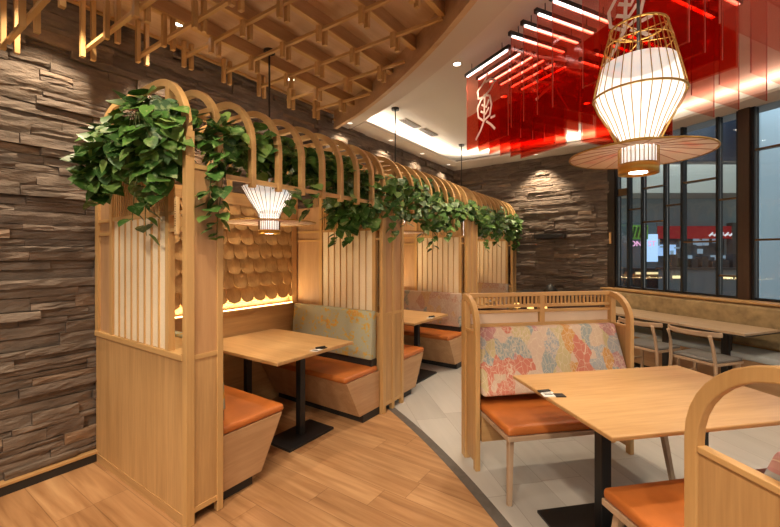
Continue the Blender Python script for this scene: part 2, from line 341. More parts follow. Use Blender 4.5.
for i in range(70):
    a, c_, d, e = pl[i], pl[i+1], pl2[i+1], pl2[i]
    b.hexa([(*a, -.05), (*c_, -.05), (*d, -.05), (*e, -.05), (*a, .001), (*c_, .001), (*d, .001), (*e, .001)])
struct(b.build('trim_1', plain('dark_floor_strip', (.115, .105, .095), .45, noise=.15, nscale=20)), 'dark curved strip between plank floor and grey tile', 'floor strip')

def stone_wall(name, length, z0, z1, loc, rz, seed, hmin=.038, hmax=.09, lmin=.16, lmax=.62, fine=5):
    rnd = random.Random(seed); b = MB(); bm = b.bm; z = z0
    while z < z1:
        h = min(rnd.uniform(hmin, hmax), z1 - z + .001); x = -rnd.uniform(0, .3); 
        while x < length:
            l = rnd.uniform(lmin, lmax); base = rnd.uniform(.002, .040); split = rnd.random() < .3
            for (za, zb) in (((z, z+h*.5), (z+h*.5, z+h)) if split and h > .06 else ((z, z+h),)):
                xa, xb = max(0, x), min(length, x+l)
                if xb - xa < .02: continue
                dep = base + rnd.uniform(-.012, .012); nx = max(2, int((xb-xa)/.06)); nz = 3
                sl = rnd.uniform(-.012, .016); tw = rnd.uniform(-.010, .010); zs = rnd.uniform(-.006, .006)
                grid = []
                for j in range(nz+1):
                    rowv = []
                    for i in range(nx+1):
                        u, v = i/nx, j/nz; edge = (i in (0, nx)) or (j in (0, nz))
                        d = .012 + dep + sl*(v-.5) + tw*(u-.5) + rnd.uniform(-.004, .004) - (rnd.uniform(.001, .006) if edge else 0)
                        zz = za + .0015 + (zb-za-.003)*v + (zs*u*(1 if j == nz else 0)) + (rnd.uniform(-.003, .003) if 0 < j < nz else 0)
                        rowv.append(bm.verts.new((xa+.001 + (xb-xa-.002)*u, -max(.004, d), zz)))
                    grid.append(rowv)
                for j in range(nz):
                    for i in range(nx): b.face([grid[j][i], grid[j][i+1], grid[j+1][i+1], grid[j+1][i]])
                rim = grid[0] + [g[-1] for g in grid[1:]] + grid[-1][::-1][1:] + [g[0] for g in grid[::-1]][1:-1]
                back = [bm.verts.new((v.co.x, .02, v.co.z)) for v in rim]; n = len(rim)
                for i in range(n): b.face([rim[i], back[i], back[(i+1)%n], rim[(i+1)%n]])
            x += l
        z += h
    b.box(0, length, .012, .14, 0, z1)
    o = b.build(name, STONE, fix=False); o.location = loc; o.rotation_euler = (0, 0, rz); return o
# rz=90: local x runs along +Y, local -y faces +X
struct(stone_wall('wall_left', 9.2, .075, 3.72, (XW-.035, -1.6, 0), R(90), 4), 'stacked dark stone wall behind the booths', 'wall')
struct(stone_wall('wall_back', 3.02, .075, 3.5, (BW0.x, BW0.y, 0), BWA, 9), 'stacked stone wall at the far end', 'wall')
b = MB().box(XW-.03, XW+.035, -1.6, 7.5, 0, .062); struct(b.build('baseboard_left', BLACKP))
b = MB().box(XW-.03, XW+.045, -1.6, 7.5, .062, .078); struct(b.build('trim_2', W['y']))
# white soffit, recessed ceiling
def slab(name, poly, z0, z1, mat):
    return struct(MB().prism(poly, lambda x, y: (x, y, z0), lambda x, y: (x, y, z1)).build(name, mat))
slab('ceiling', [(-3.7, 2.5), (7, -4), (8, 1.5), wpt(1, .5)[:2], (-.65, 7.7), (-3.7, 7.7)], 3.45, 3.50, WHITE)
b = MB(); r1 = arc2(RR, A0+1, -2, 60); r2 = arc2(RC, math.degrees(math.acos((-3.62-CC.x)/RC)), -2, 60)
for i in range(60):
    a, c_, d, e = r1[i], r1[i+1], r2[i+1], r2[i]
    b.hexa([(*a, 3.25), (*c_, 3.25), (*d, 3.25), (*e, 3.25), (*a, 3.28), (*c_, 3.28), (*d, 3.28), (*e, 3.28)])
struct(b.build('ceiling_soffit', SOFFIT))
slab('ceiling_soffit_left', [(-3.62, 4.2), (-3.15, 4.0), (-3.15, 6.80), (-3.62, 7.6)], 3.251, 3.28, SOFFIT)
wi = wpt(0, -.345); t = (6.80-wi[1])/math.sin(WA)*1.0; wj = wpt(t, -.345)
slab('ceiling_soffit_back', [(-3.15, 6.80), (wj[0], 6.80), (P0.x+.1, P0.y+.2), (-3.62, 7.6)], 3.2505, 3.28, SOFFIT)
slab('ceiling_soffit_window', [(wj[0], 6.80), wpt(6.5, -.345)[:2], wpt(6.5, .3)[:2], wpt(-.02, .3)[:2]], 3.25, 3.28, SOFFIT)
# round timber canopy: ceiling board and curved rim
pc = [(max(x, -3.44), y) for x, y in arc2(RR-.04, A0-1.2, 0, 60)]
slab('ceiling_canopy', [(-3.44, -2.5)] + pc + [(2.3, -4.5), (0, -4.5)], 3.35, 3.39, WC['y'])
b = MB(); ra = arc2(RR-.045, 69.4, 0, 60); rb = arc2(RR, 69.4, 0, 60)
for i in range(60):
    a, c_, d, e = ra[i], ra[i+1], rb[i+1], rb[i]
    b.hexa([(*a, 3.13), (*c_, 3.13), (*d, 3.13), (*e, 3.13), (*a, 3.39), (*c_, 3.39), (*d, 3.39), (*e, 3.39)])
struct(b.build('trim_3', WC['x']), 'curved timber rim of the round ceiling canopy', 'ceiling rim')
b = MB().box(-3.46, -3.425, -2.5, 3.75, 3.335, 3.40); struct(b.build('trim_4', WR['y']))

def view(x, y, z):
    fx, fy = -math.sin(R(34.5)), math.cos(R(34.5)); d = x*fx + y*fy
    if d < .3: return None
    return 390 + 391*(x*fy - y*fx*-1*-1)/d if False else (390 + 391*(x*math.cos(R(34.5)) + y*math.sin(R(34.5)))/d, 253 - 391*(z-1.55)/d)
lat = thing('ceiling_lattice', 'timber lattice of cross bars and short hanging posts under the round canopy', 'ceiling lattice', (0, 0, 3.37))
XS = [-3.30 + .405*k for k in range(9)]; YS = [-.10, .28, .66, 1.06, 1.41, 1.765, 2.13, 2.515, 2.9, 3.28, 3.66]
def inside(x, y, m=.06): return (Vector((x, y)) - CC).length < RR - m
for x in XS[1:]:
    y1 = CC.y + math.sqrt((RR-.05)**2 - (x-CC.x)**2)
    m = MB(); m.box(x-.014, x+.014, -.6, y1, -.118, -.0205); m.build('baffle', WP['y'], lat)  # darker wood than the canopy: shade on the baffle sides put into the colour
    m = MB(); m.box(x-.022, x+.022, -.6, y1-.01, -.130, -.1185); m.build('baffle_edge', WR['y'], lat)
np_ = 0
for y in YS:
    drop = {True: 0}.get(y > 1.6, (1.765-y)*.295); zb = -.1305 - (drop + .035 if drop else 0)
    xm = CC.x + math.sqrt((RR-.06)**2 - (y-CC.y)**2)
    v0, v1 = view(-3.3, y, 3.37+zb), view(min(xm, -.6), y, 3.37+zb)
    MB().box(-3.36, xm, y-.013, y+.013, zb-.022, zb).build('crossbar', WR['x'], lat)
    for x in XS:
        if not inside(x, y, .12): continue
        q = view(x, y, 3.2)
        if q is None or not (-40 < q[0] < 560 and -90 < q[1] < 330) or np_ > 96: continue
        for s in (-1, 1):
            np_ += 1
            MB().box(x-.017, x+.017, y+s*.031-.013, y+s*.031+.013, -.250-drop, -.119 if x > -3.2 else -.035).build('hanging_post', WR['z'], lat)

# ------------------------------------------------------------------ booths
XO = -2.18
def arch_path(x0, x1, zt, r, za, zb, n=9):
    # from outer foot (x0, za) over the top to wall foot (x1, zb)
    P = [(x0, za)] + arc(x0 - r, zt - r, r, 0, 90, n) + arc(x1 + r, zt - r, r, 90, 180, n) + [(x1, zb)]
    return P
def partition(name, label, y0, D, group, fa=-.984, fb=-.237):
    t = thing(name, label, 'partition', (XO, y0, 0), 0, group)
    zt0 = 2.585 if y0 < 3 else 2.575 - .0125*(y0-3); wx = -1.285                                       # reach to the wall
    nu = 2 if D > .3 else 1; posts = [0] + [D/nu*k for k in range(1, nu+1)]
    MB().box(wx, -.04, .008, .022, .03, .935).build('front_panel', W['z'], t)
    MB().box(wx, -.045, .004, .024, .0, .06).build('skirting', W['x'], t)
    MB().box(wx, -.04, D-.022, D-.008, .03, .935).build('rear_panel', W['z'], t)
    MB().box(wx, -.045, -.004, D+.004, .935, .972).build('ledge', WR['x'], t, bev=.004)
    for k, py in enumerate(posts):
        ya = -.0 if k == 0 else (py-.038 if k == nu else py-.022)
        zt = 2.04 if k not in (0, nu) else zt0-.34
        MB().box(-.042, 0, ya, ya+(.05 if k == 0 else .038), 0, zt).build('corner_post', WR['z'], t, bev=.003)
    for k in range(nu):
        ya, yb = posts[k]+.02, posts[k+1]-.02
        MB().box(-.036, -.010, ya, yb, .095, .94).build('lower_side_panel', W['z'], t)
        MB().box(-.036, -.010, ya, yb, .966, 2.035).build('upper_side_panel', WU['z'], t)
        MB().box(-.040, -.004, ya, yb, .94, .966).build('side_rail', WR['y'], t)
        MB().box(-.040, -.004, ya, yb, .065, .095).build('side_rail', WR['y'], t)
        MB().box(-.040, -.004, ya, yb, 2.035, 2.06).build('side_rail', WR['y'], t)
    for ya in ([0] if nu == 1 else [0, D-.04]):
        # one screen: posts, rails, slat grille, fabric boards
        MB().box(wx, wx+.05, ya, ya+.045, .972, 2.30).build('wall_post', WR['z'], t)
        MB().box(wx+.05, fa-.045, ya+.018, ya+.030, .972, 2.05).build('side_board', WP['z'], t)
        for xx in (fa-.045, fb):
            MB().box(xx, xx+.040, ya, ya+.038, .972, min(zt0-.015, zt0-.34 + math.sqrt(max(0, .115 - min(0, -.36 - (xx+.04))**2)))).build('inner_post', WR['z'], t)
        for za in (1.782, 1.686):
            MB().box(wx+.05, fa-.045, ya+.006, ya+.028, za-.011, za+.011).build('short_rail', WR['x'], t)
            MB().box(fb+.04, -.042, ya+.006, ya+.028, za-.011, za+.011).build('short_rail', WR['x'], t)
        for za in (1.785, 2.08):
            MB().box(fa, fb, ya+.004, ya+.034, za-.014, za+.014).build('cross_rail', WR['x'], t)
        m = MB()
        for k in range(24):
            x = fa+.012 + (fb-fa-.024)*k/23; m.box(x-.006, x+.006, ya+.012, ya+.024, 1.795, 2.07)
        m.build('slat_grille', WR['z'], t)
        n = 8; wd = (fb-fa)/n
        for k in range(n):
            x = fa + wd*k
            MB().hexa([(x+.004, ya+.014, .974), (x+wd-.004, ya+.009, .974), (x+wd-.004, ya+.026, .974), (x+.004, ya+.026, .974),
                       (x+.004, ya+.014, 1.773), (x+wd-.004, ya+.009, 1.773), (x+wd-.004, ya+.026, 1.773), (x+.004, ya+.026, 1.773)]).build('fabric_board', CREAM, t)
        for k in range(1, n):
            x = fa + wd*k; MB().box(x-.004, x+.004, ya+.004, ya+.028, .972, 1.775).build('batten', WR['z'], t)
    for ya in (.02, D-.02):
        MB().sweep([(x, ya, z) for x, z in arch_path(-.020, wx+.025, zt0, .34, 2.2, 2.15)], .038, .044, (0,1,0)).build('arch_rib', WR['x'], t, bev=.004)
    return t
PG = 'slatted booth partitions'
partition('booth_partition', 'slatted oak booth partition nearest the camera, beside the plank floor', 1.157, .228, PG)
partition('booth_partition', 'double slatted partition rising behind the sage flowered bench back', 3.053, .372, PG, -.806, -.132)
partition('booth_partition', 'third slatted double partition, its side lit grey beside the patterned bench', 5.06, .38, PG, -.806, -.132)
partition('booth_partition', 'farthest slatted partition, standing against the end stone wall', 7.10, .22, PG, -.806, -.132)
BAY = [(1.387, 3.053), (3.427, 5.06), (5.442, 7.10)]
BN = ['first booth, nearest the camera', 'middle booth', 'last booth, by the end stone wall']
for bi, (ya, yb) in enumerate(BAY):
    t = thing('booth_arbour', 'row of arched oak ribs over the ' + BN[bi], 'arbour', (XO, ya, 0), 0, 'arched booth arbours')
    L = yb - ya; n = 7
    for k in range(n):
        y = .216*(k+1) if bi == 0 else L*(k+.95)/(n+.95); zo = 1.98 - (.06*((k*7) % 3) if bi else 0)
        pa = arch_path(-.020, -1.26, (2.585, 2.56, 2.53)[bi], .34, zo, 2.15)
        MB().sweep([(x, y, z) for x, z in pa], .036, .044, (0,1,0)).build('arch_rib', WR['x'], t, bev=.004)
    MB().box(-.034, -.008, 0, L, 2.005, 2.035).build('header_rail', WR['y'], t)
    MB().box(-1.28, -1.24, 0, L, 2.10, 2.14).build('header_rail', WR['y'], t)
    MB().box(-.62, -.59, 0, L, 2.53, 2.555).build('ridge_rail', WR['y'], t)
    # back panel: wainscot, led ledge, shingles
    p = thing('booth_back_panel', 'lit shingle and oak back panel in the ' + BN[bi], 'wall panel', (XW, ya, 0), 0, 'shingled booth back panels')
    MB().box(.045, .085, .0, L, 0, .985).build('wainscot', W['y'], p)
    MB().box(.04, .13, .06, L-.0, .985, 1.0).build('ledge', W['y'], p)
    MB().box(.05, .10, L-.075, L, 1.0, 2.10).build('frame_stile', W['z'], p)
    MB().box(.05, .10, 0, .06, 1.0, 2.10).build('frame_stile', W['z'], p)
    MB().box(.05, .10, .06, L-.075, 2.02, 2.10).build('frame_rail', W['y'], p)
    MB().box(.045, .05, .06, L-.075, 1.0, 2.02).build('backing', W['y'], p)
    MB().box(.108, .118, .10, L-.08, 1.0005, 1.008).build('led_strip', LED, p)
    m = MB(); rows = 7; sw = .148
    for r_ in range(rows):
        zb = 1.062 + r_*.142; k = 0; y = .062 - (sw/2 if r_ % 2 else 0)
        while y < L - .08:
            y0, y1 = max(y+.002, .062), min(y+sw-.002, L-.077)
            if y1 - y0 > .02:
                pts = []; nn = 6; cy = (y0+y1)/2; hw = (y1-y0)/2
                for q in range(nn+1):
                    an = math.pi + math.pi*q/nn; pts.append((cy + hw*math.cos(an), zb + .045 + .045*math.sin(an)))
                pts += [(y1, min(zb+.19, 2.02)), (y0, min(zb+.19, 2.02))]
                f = lambda off: (lambda yy, zz: (.052 + off + .048*(1-(zz-zb)/.19), yy, zz))
                m.prism(pts, f(0), f(.012))
            y += sw
    m.build('shingles', SHINGLE, p)
    a = area('booth_led_light', (XW+.115, (ya+yb)/2, 1.012), None, L-.2, .02, 11, (1, .74, .40), rz=(UP, 0, R(90)))
    # benches (near one faces +Y, far one faces -Y)
    for side in (0, 1):
        fab = [SAGE, MOUNT2, MOUNT2][bi]; fn = ['sage flowered', 'faded pastel', 'faded pastel'][bi]
        where = ['against the nearest partition', 'before the double partition'][side] if bi == 0 else ['behind the double partition', 'before the third partition'][side] if bi == 1 else ['behind the third partition', 'before the farthest partition'][side]
        t2 = thing('booth_bench', 'tan leather booth bench with ' + fn + ' back ' + where, 'bench', (XO, ya+.004 if side == 0 else yb-.004, 0), R(0 if side == 0 else 180), 'tan booth benches')
        sx = 1 if side == 0 else -1
        xa, xb = (-1.20, -.04) if side == 0 else (0.04, 1.20)       # local x range
        d = .50
        P = lambda y, z: (lambda x: (x, y, z))
        m = MB(); pr = [(.0, .07), (d-.20, .07), (d-.02, .415), (0, .415)]
        m.prism(pr, lambda y, z: (xa, y, z), lambda y, z: (xb, y, z)); m.build('bench_box', WP['y'], t2, bev=.003)
        MB().box(xa, xb - (.03 if side == 0 else 0) , 0, d-.25, 0, .07).build('plinth', BLACKP, t2)
        xs = xa if side == 0 else xa+.0
        MB().box(xs, xb, .02, d, .415, .468).build('seat_cushion', LEATHER, t2, bev=.022, seg=4, smooth=True)
        xe0, xe1 = (xa+.03, xb-.10) if side == 0 else (xa+.03, xb-.03)
        MB().prism([(.005, .53), (.105, .53), (.07, .99), (.005, .99)], lambda y, z: (xe0, y, z), lambda y, z: (xe1, y, z)).build('back_cushion', fab, t2, bev=.016, seg=3, smooth=True)
        MB().box(xe0, xe1, .005, .085, .468, .53).build('back_support', BLACKP, t2)
    # table
    yc = (ya+yb)/2 + (.085 if bi == 0 else 0)
    tb = thing('booth_table', 'oak pedestal table in the ' + BN[bi], 'table', (-2.83, yc, 0), 0, 'booth tables')
    MB().box(-.545, .545, -.43, .43, .722, .75).build('tabletop', WT['x'], tb, bev=.006)
    for x in (.325, -.40):
        lg = MB().box(x-.028, x+.028, -.028, .028, .02, .722).build('leg', BLACK, tb, bev=.003)
        MB().box(x-.15, x+.15, -.25, .25, 0, .02).build('base_plate', BLACK, tb, bev=.003)
        MB().box(x-.10, x+.10, -.16, .16, .714, .7219).build('top_plate', BLACK, tb)
    cdn = thing('table_card_set', 'black and white card set on the table of the ' + ['nearest', 'middle', 'last'][bi] + ' booth', 'table cards', (-2.325, yc+.04, .75), R(10), 'table card sets')
    MB().box(-.035, .035, -.085, .0, 0, .004).build('card', plain('white_card', (.75, .74, .7), .5), cdn)
    MB().box(-.03, .03, .015, .075, 0, .006).build('card', BLACKP, cdn)
    MB().bar((-.02, -.02, .012), (.02, .055, .012), .016, .014).build('clip', BLACKP, cdn)
    MB().box(-.026, .026, -.07, -.045, .004, .0045).build('printed_line', BLACKP, cdn)

# pendant lamps
def spoke_lamp(name, label, loc, top, big, power):
    t = thing(name, label, 'pendant lamp', loc, 0, None if big else 'booth pendant lamps')
    if big:
        # z measured from the disc
        body = [(.100, .012), (.11, .06), (.155, .145), (.205, .235), (.222, .285), (.222, .305)]
        shade = [(.085, .012), (.095, .06), (.145, .145), (.195, .235), (.212, .285), (.212, .31), (.195, .40), (.180, .475)]
        wire = [(.098, -.09), (.098, .0), (.104, .03), (.152, .135), (.205, .235), (.226, .295), (.222, .33), (.195, .45), (.165, .58), (.14, .675)]
        nw, cyl, dr = 30, .098, .352
        MB().lathe([(.092, -.098), (.092, -.143), (.1, -.145), (.1, -.088), (.092, -.088)], 32, cap=False).build('brass_collar', BRASS, t)
        MB().lathe([(.001, -.134), (.092, -.134), (.092, -.129), (.001, -.129)], 32, cap=False).build('collar_plate', BRASS, t)
        MB().lathe([(.001, -.139), (.045, -.139), (.045, -.134), (.001, -.134)], 24, cap=False).build('lens', LENS, t)
        rings = [(.226, .295, .006), (.14, .675, .006), (.104, .03, .006), (.165, .58, .003)]
    else:
        shade = [(.078, .015), (.09, .05), (.115, .095), (.18, .20), (.232, .29)]
        wire = [(.092, -.085), (.092, .0), (.093, .04), (.098, .06), (.118, .095), (.184, .20), (.238, .295)]
        nw, cyl, dr = 30, .092, .405
        MB().lathe([(.088, -.09), (.088, -.115), (.095, -.117), (.095, -.08), (.088, -.08)], 28, cap=False).build('brass_collar', BRASS, t)
        MB().lathe([(.001, -.110), (.088, -.110), (.088, -.105), (.001, -.105)], 28, cap=False).build('collar_plate', BRASS, t)
        MB().lathe([(.001, -.113), (.036, -.113), (.036, -.110), (.001, -.110)], 24, cap=False).build('lens', LENS, t)
        rings = [(.098, .06, .006), (.238, .295, .004)]
        rings = [(.082, .08, .006), (.2, .29, .004)]
    MB().lathe(shade, 40, cap=False).build('paper_shade', SHADE, t)
    MB().lathe([(cyl-.012, -.09 if big else -.082), (cyl-.012, .005)], 36, cap=False).build('lower_shade', SHADE, t)
    m = MB()
    for k in range(nw):
        a = 2*math.pi*k/nw; m.tube([(r*math.cos(a), r*math.sin(a), z) for r, z in wire], .0026 if big else .0028, 5)
    for r, z, q in rings:
        m.tube([(r*math.cos(2*math.pi*k/40), r*math.sin(2*math.pi*k/40), z) for k in range(41)], q, 6)
    if big:
        for k in range(3):
            a = 2*math.pi*k/3; m.tube([(.14*math.cos(a), .14*math.sin(a), .675), (-.02*math.cos(a), -.02*math.sin(a), .655)], .003, 5)
            m.tube([(.165*math.cos(a), .165*math.sin(a), .58), (-.01*math.cos(a), -.01*math.sin(a), .60)], .003, 5)
    m.build('wire_cage', BRASSD if big else plain('dark_bronze_wire', (.16, .09, .04), .4, .6), t)
    rz_ = -.040 if big else -.018
    d = MB().lathe([(cyl, .0), (dr, rz_), (dr, rz_+.004), (cyl, .006)], 56, cap=False).build('disc', SILK, t)
    m = MB(); m.tube([(dr*math.cos(2*math.pi*k/56), dr*math.sin(2*math.pi*k/56), rz_+.002) for k in range(57)], .005, 6)
    m.build('rim_ring', BRASSD, d)
    m = MB()
    for k in range(16):
        a = 2*math.pi*(k+.5)/16; m.tube([(cyl*math.cos(a), cyl*math.sin(a), -.002), (dr*math.cos(a), dr*math.sin(a), rz_-.002)], .0022, 4)
    m.build('spoke', plain('pink_spoke', (.55, .33, .25), .6), d)
    z1 = (top - loc[2])/(.84 if big else 1)
    MB().tube([(0, 0, .30 if not big else .55), (0, 0, z1)], .008, 8).build('pole', BLACKP, t)
    MB().lathe([(.05, z1-.025), (.05, z1), (.012, z1), (.012, z1-.03)], 24).build('ceiling_cup', BLACKP, t)
    pd = bpy.data.lights.new('lamp_glow', 'POINT'); pd.energy = power; pd.color = WARM2; pd.shadow_soft_size = .06
    po = bpy.data.objects.new('lamp_glow', pd); C.objects.link(po); po.parent = t; po.location = (0, 0, .22 if big else .14)
    sd = bpy.data.lights.new('lamp_downlight', 'SPOT'); sd.energy = 38 if big else 34; sd.color = WARM2; sd.spot_size = R(88 if big else 84); sd.spot_blend = .7; sd.shadow_soft_size = .04
    so = bpy.data.objects.new('lamp_downlight', sd); C.objects.link(so); so.parent = t; so.location = (0, 0, -.155 if big else -.12)
    if big: t.scale = (.84, .84, .84)
    return t
for i, (y, nm) in enumerate(((2.255, 'pendant lamp with flat disc hanging over the nearest booth table'), (4.27, 'pendant lamp with flat disc hanging over the middle booth table'), (6.36, 'pendant lamp with flat disc hanging over the last booth table'))):
    spoke_lamp('pendant_lamp', nm, (-2.85, y, 1.835), 3.35 if i == 0 else 3.45, False, 6)
spoke_lamp('lantern_lamp', 'large brass wire lantern with pink silk disc over the big oak table', (-.08, 2.19, 2.045), 3.45, True, 6)

# ------------------------------------------------------------------ right hand seating
def bench(name, label, org, rz, D, zr=.965, sf=-.39):
    # local: x along the bench 0..L, y to the back; y=0 at the front of the end panels, seat reaches to y=-.39
    t = thing(name, label, 'bench', (*org, 0), rz, 'leather benches with arched end panels'); L = 1.30; ZT = 1.24
    for e, x0 in enumerate((0, L-.045)):
        x1 = x0 + .045
        MB().box(x0+.012, x1-.012, .03, D-.03, .05, zr).build('end_panel', W['z'], t)
        fp = [(.025, .0)] + [(.025, .7)] + [(D-.02 - (D-.045)*math.cos(R(a)), ZT-.025-(D-.045) + (D-.045)*math.sin(R(a))) for a in range(0, 91, 10)] + [(D+.02, ZT-.025)]
        MB().sweep([((x0+x1)/2, y, z) for y, z in fp], .036, .048, (1,0,0)).build('arched_frame', WR['z'], t, bev=.005)
        MB().box(x0, x1, D-.045, D+.03, 0, ZT-.0505).build('rear_post', WR['z'], t, bev=.003)
        MB().box(x0+.004, x1-.004, .05, D-.045, zr, zr+.022).build('end_rail', WR['y'], t, bev=.003)
    y0 = D - .03
    MB().box(.045, L-.045, y0, y0+.035, ZT-.03, ZT).build('top_rail', WR['x'], t, bev=.003)
    for z, h in ((1.125, .022), (1.085, .02), (.975, .03)):
        MB().box(.045, L-.045, y0, y0+.035, z, z+h).build('back_rail', WR['x'], t, bev=.002)
    MB().box(L/2-.02, L/2+.02, y0-.004, y0+.037, 1.0, ZT-.03).build('middle_post', WR['z'], t)
    for xa, xb in ((.045, L/2-.02), (L/2+.02, L-.045)):
        m = MB(); n = 17
        for k in range(n):
            x = xa + (xb-xa)*(k+.7)/(n+.4); m.box(x-.006, x+.006, y0+.010, y0+.024, 1.147, ZT-.03)
        m.build('slat_grille', WR['z'], t)
        MB().box(xa+.01, xb-.01, y0+.012, y0+.022, 1.006, 1.084).build('pale_panel', PALEP, t)
    MB().box(.045, L-.045, y0+.004, y0+.024, .42, .98).build('back_board', W['x'], t)
    MB().prism([(D-.275, .535), (y0, .535), (y0, .985), (y0-.07, .985)], lambda y, z: (.05, y, z), lambda y, z: (L-.05, y, z)).build('back_cushion', MOUNT, t, bev=.02, seg=3, smooth=True)
    MB().box(.05, L-.05, sf-.002, y0, .390, .420).build('seat_frame', WG['x'], t, bev=.003)
    MB().box(.05, L-.05, sf, y0-.02, .420, .474).build('seat_cushion', LEATHER, t, bev=.02, seg=4, smooth=True)
    MB().box(.05, L-.05, .0, .03, .21, .390).build('rear_skirt', W['x'], t)
    for xa, xb in ((.095, .06), (L-.095, L-.06)):
        MB().bar((xa, sf+.06, .390), (xb, sf+.005, 0), .036, .036, (0,1,0), .028, .028).build('leg', WG['z'], t, bev=.004)
    return t
c45 = math.sqrt(.5)
def uv(u, v): return ((u+v)*c45, (u-v)*c45)
bench('leather_bench', 'tan leather bench with mountain print back behind the big oak table', uv(1.096, -2.609), R(45), .24)
bench('leather_bench', 'tan leather bench at the front right edge, arched end panel towards the camera', uv(1.239+1.30, -1.145), R(225), .34, .885, -.45)
def big_table():
    cu, cv = 1.862, -1.903
    t = thing('dining_table', 'big oak table on a black base between the two leather benches', 'table', (*uv(cu, cv), 0), R(45))
    MB().prism([(-.625, -.4325), (.625, -.4325), (.625, .4325), (-.625, .4325)], lambda x, y: (x, y, .740), lambda x, y: (x, y, .762)).build('tabletop', WT['x'], t, bev=.006)
    for x in (-.318, .318):
        MB().box(x-.03, x+.03, -.03, .03, .018, .735).build('leg', BLACK, t, bev=.004)
        MB().box(x-.12, x+.12, -.2, .2, 0.732, .7399).build('top_plate', BLACK, t)
    MB().box(-.575, .575, -.23, .23, 0, .018).build('base_plate', BLACK, t, bev=.003)
big_table()
cdn = thing('table_card_set', 'small black and white card set at the corner of the big oak table', 'table cards', (*uv(1.27, -1.985), .762), R(35), 'table card sets')
MB().box(-.045, .03, -.045, .03, 0, .004).build('card', plain('white_card', (.75, .74, .7), .5), cdn)
MB().box(.02, .075, -.05, .0, 0, .005).build('card', BLACKP, cdn)
MB().bar((-.05, .02, .008), (.02, .04, .008), .02, .008).build('clip', BLACKP, cdn)
MB().box(-.03, .015, -.02, -.008, .004, .0045).build('printed_line', BLACKP, cdn)
MB().box(-.03, .015, .002, .010, .004, .0045).build('printed_line', BLACKP, cdn)

# window bank: banquette, small tables in a row, chairs
t = thing('window_banquette', 'long banquette with tan mottled back and pale seat under the window', 'banquette', wpt(0, -.02), WA)
LB = 4.6
MB().box(.02, LB, -.16, .0, .0, .975).build('back_frame', W['x'], t)
MB().box(.0, LB, -.20, .02, .975, 1.0).build('ledge', W['x'], t, bev=.004)
MB().box(.25, LB, -.24, -.16, .52, .955).build('back_cushion', TANFAB, t, bev=.02, seg=3, smooth=True)
MB().box(.05, LB, -.60, -.16, .42, .49).build('seat_cushion', PALESEAT, t, bev=.02, seg=3, smooth=True)
MB().box(.05, LB, -.56, -.16, .06, .42).build('seat_base', WP['x'], t)
MB().box(.05, LB, -.54, -.16, .0, .06).build('plinth', BLACKP, t)
tn = ['window table at the near end of the row, nearest the camera', 'second window table along the row, its edge meeting the end table', 'third window table along the row, partly behind the bench', 'farthest window table, near the end stone wall']
for i in range(3):
    x1 = 2.30 - .645*i
    tb = thing('window_table', 'pale oak ' + tn[i], 'table', wpt(x1-.3225, -.625), WA, 'tables in a row along the window')
    MB().box(-.320, .320, -.30, .30, .722, .748).build('tabletop', wood('table_ash', (.42, .30, .19), (.58, .43, .29), 'x', 6, .3) if i == 0 else bpy.data.materials['table_ash'], tb, bev=.004)
    MB().box(-.322, .322, -.302, .302, .712, .7219).build('edge_band', BLACKP, tb)
    MB().box(-.035, .035, -.035, .035, .015, .712).build('leg', BLACK, tb)
    MB().box(-.2, .2, -.2, .2, 0, .015).build('base_plate', BLACK, tb)
def chair(label, lx, ly, rz):
    # local: +y is the sitter's front
    t = thing('dining_chair', label, 'chair', wpt(lx, ly), WA + rz, 'curved back wooden chairs')
    m = MB(); m.prism([(-.215, -.19), (.215, -.19), (.235, .20), (-.235, .20)], lambda x, y: (x, y, .452), lambda x, y: (x*.98, y*.98, .485)); m.build('seat_cushion', GREYLEATHER, t, bev=.016, seg=3, smooth=True)
    MB().prism([(-.22, -.20), (.22, -.20), (.235, .205), (-.235, .205)], lambda x, y: (x, y, .425), lambda x, y: (x, y, .452)).build('seat_frame', WG['x'], t, bev=.004)
    for s in (-1, 1):
        MB().bar((s*.20, .17, .425), (s*.225, .20, 0), .034, .034, (0,1,0), .024, .024).build('leg', WG['z'], t, bev=.004)
        MB().tube([(s*.235, -.235, 0), (s*.215, -.205, .43), (s*.205, -.225, .60), (s*.20, -.27, .735)], .017, 8).build('leg', WG['z'], t)
        MB().bar((s*.215, -.19, .25), (s*.215, .18, .25), .02, .02).build('stretcher', WG['y'], t)
    m = MB(); P = [(.285*math.sin(R(a)), -.30 + .215*(1-math.cos(R(a))), .745) for a in range(-65, 66, 10)]
    m.sweep(P, .048, .022, (0,0,1)); m.build('backrest', WG['x'], t, bev=.008, seg=2)
    return t
chair('wooden chair with curved back rail and dark seat before the near window table', 2.0, -1.02, 0)
chair('wooden chair with curved back rail half hidden by the mountain print bench', 1.42, -1.05, R(3))

# ------------------------------------------------------------------ window wall and what lies outside
SX = [.135, .332, .558, .891, 1.124, 1.547, 1.765]
WZ0, WZ1 = 1.0, 3.25
wn = thing('window_1', 'tall dark framed window with offset bronze bars looking into the mall', 'window', wpt(0, 0), WA); wn['kind'] = 'structure'
def vbar(x, parent, wd=.03): MB().box(x-wd/2, x+wd/2, -.03, .06, WZ0, WZ1).build('mullion', STEELBLUE, parent)
def hbar(x0, x1, z, parent): MB().box(x0+.015, x1-.015, -.02, .05, z-.011, z+.011).build('glazing_bar', BRONZEBAR, parent)
MB().box(-.01, .12, -.05, .10, .98, WZ1).build('jamb', DARKFRAME, wn)
for x in SX: vbar(x, wn)
for a, b_, z in ((.135, .332, 2.46), (.332, .558, 2.217), (.558, .891, 2.507), (.558, .891, 2.007), (.891, 1.124, 2.214), (1.124, 1.547, 2.495), (1.124, 1.547, 1.697), (1.547, 1.765, 2.213), (1.547, 1.765, 1.268)): hbar(a, b_, z, wn)
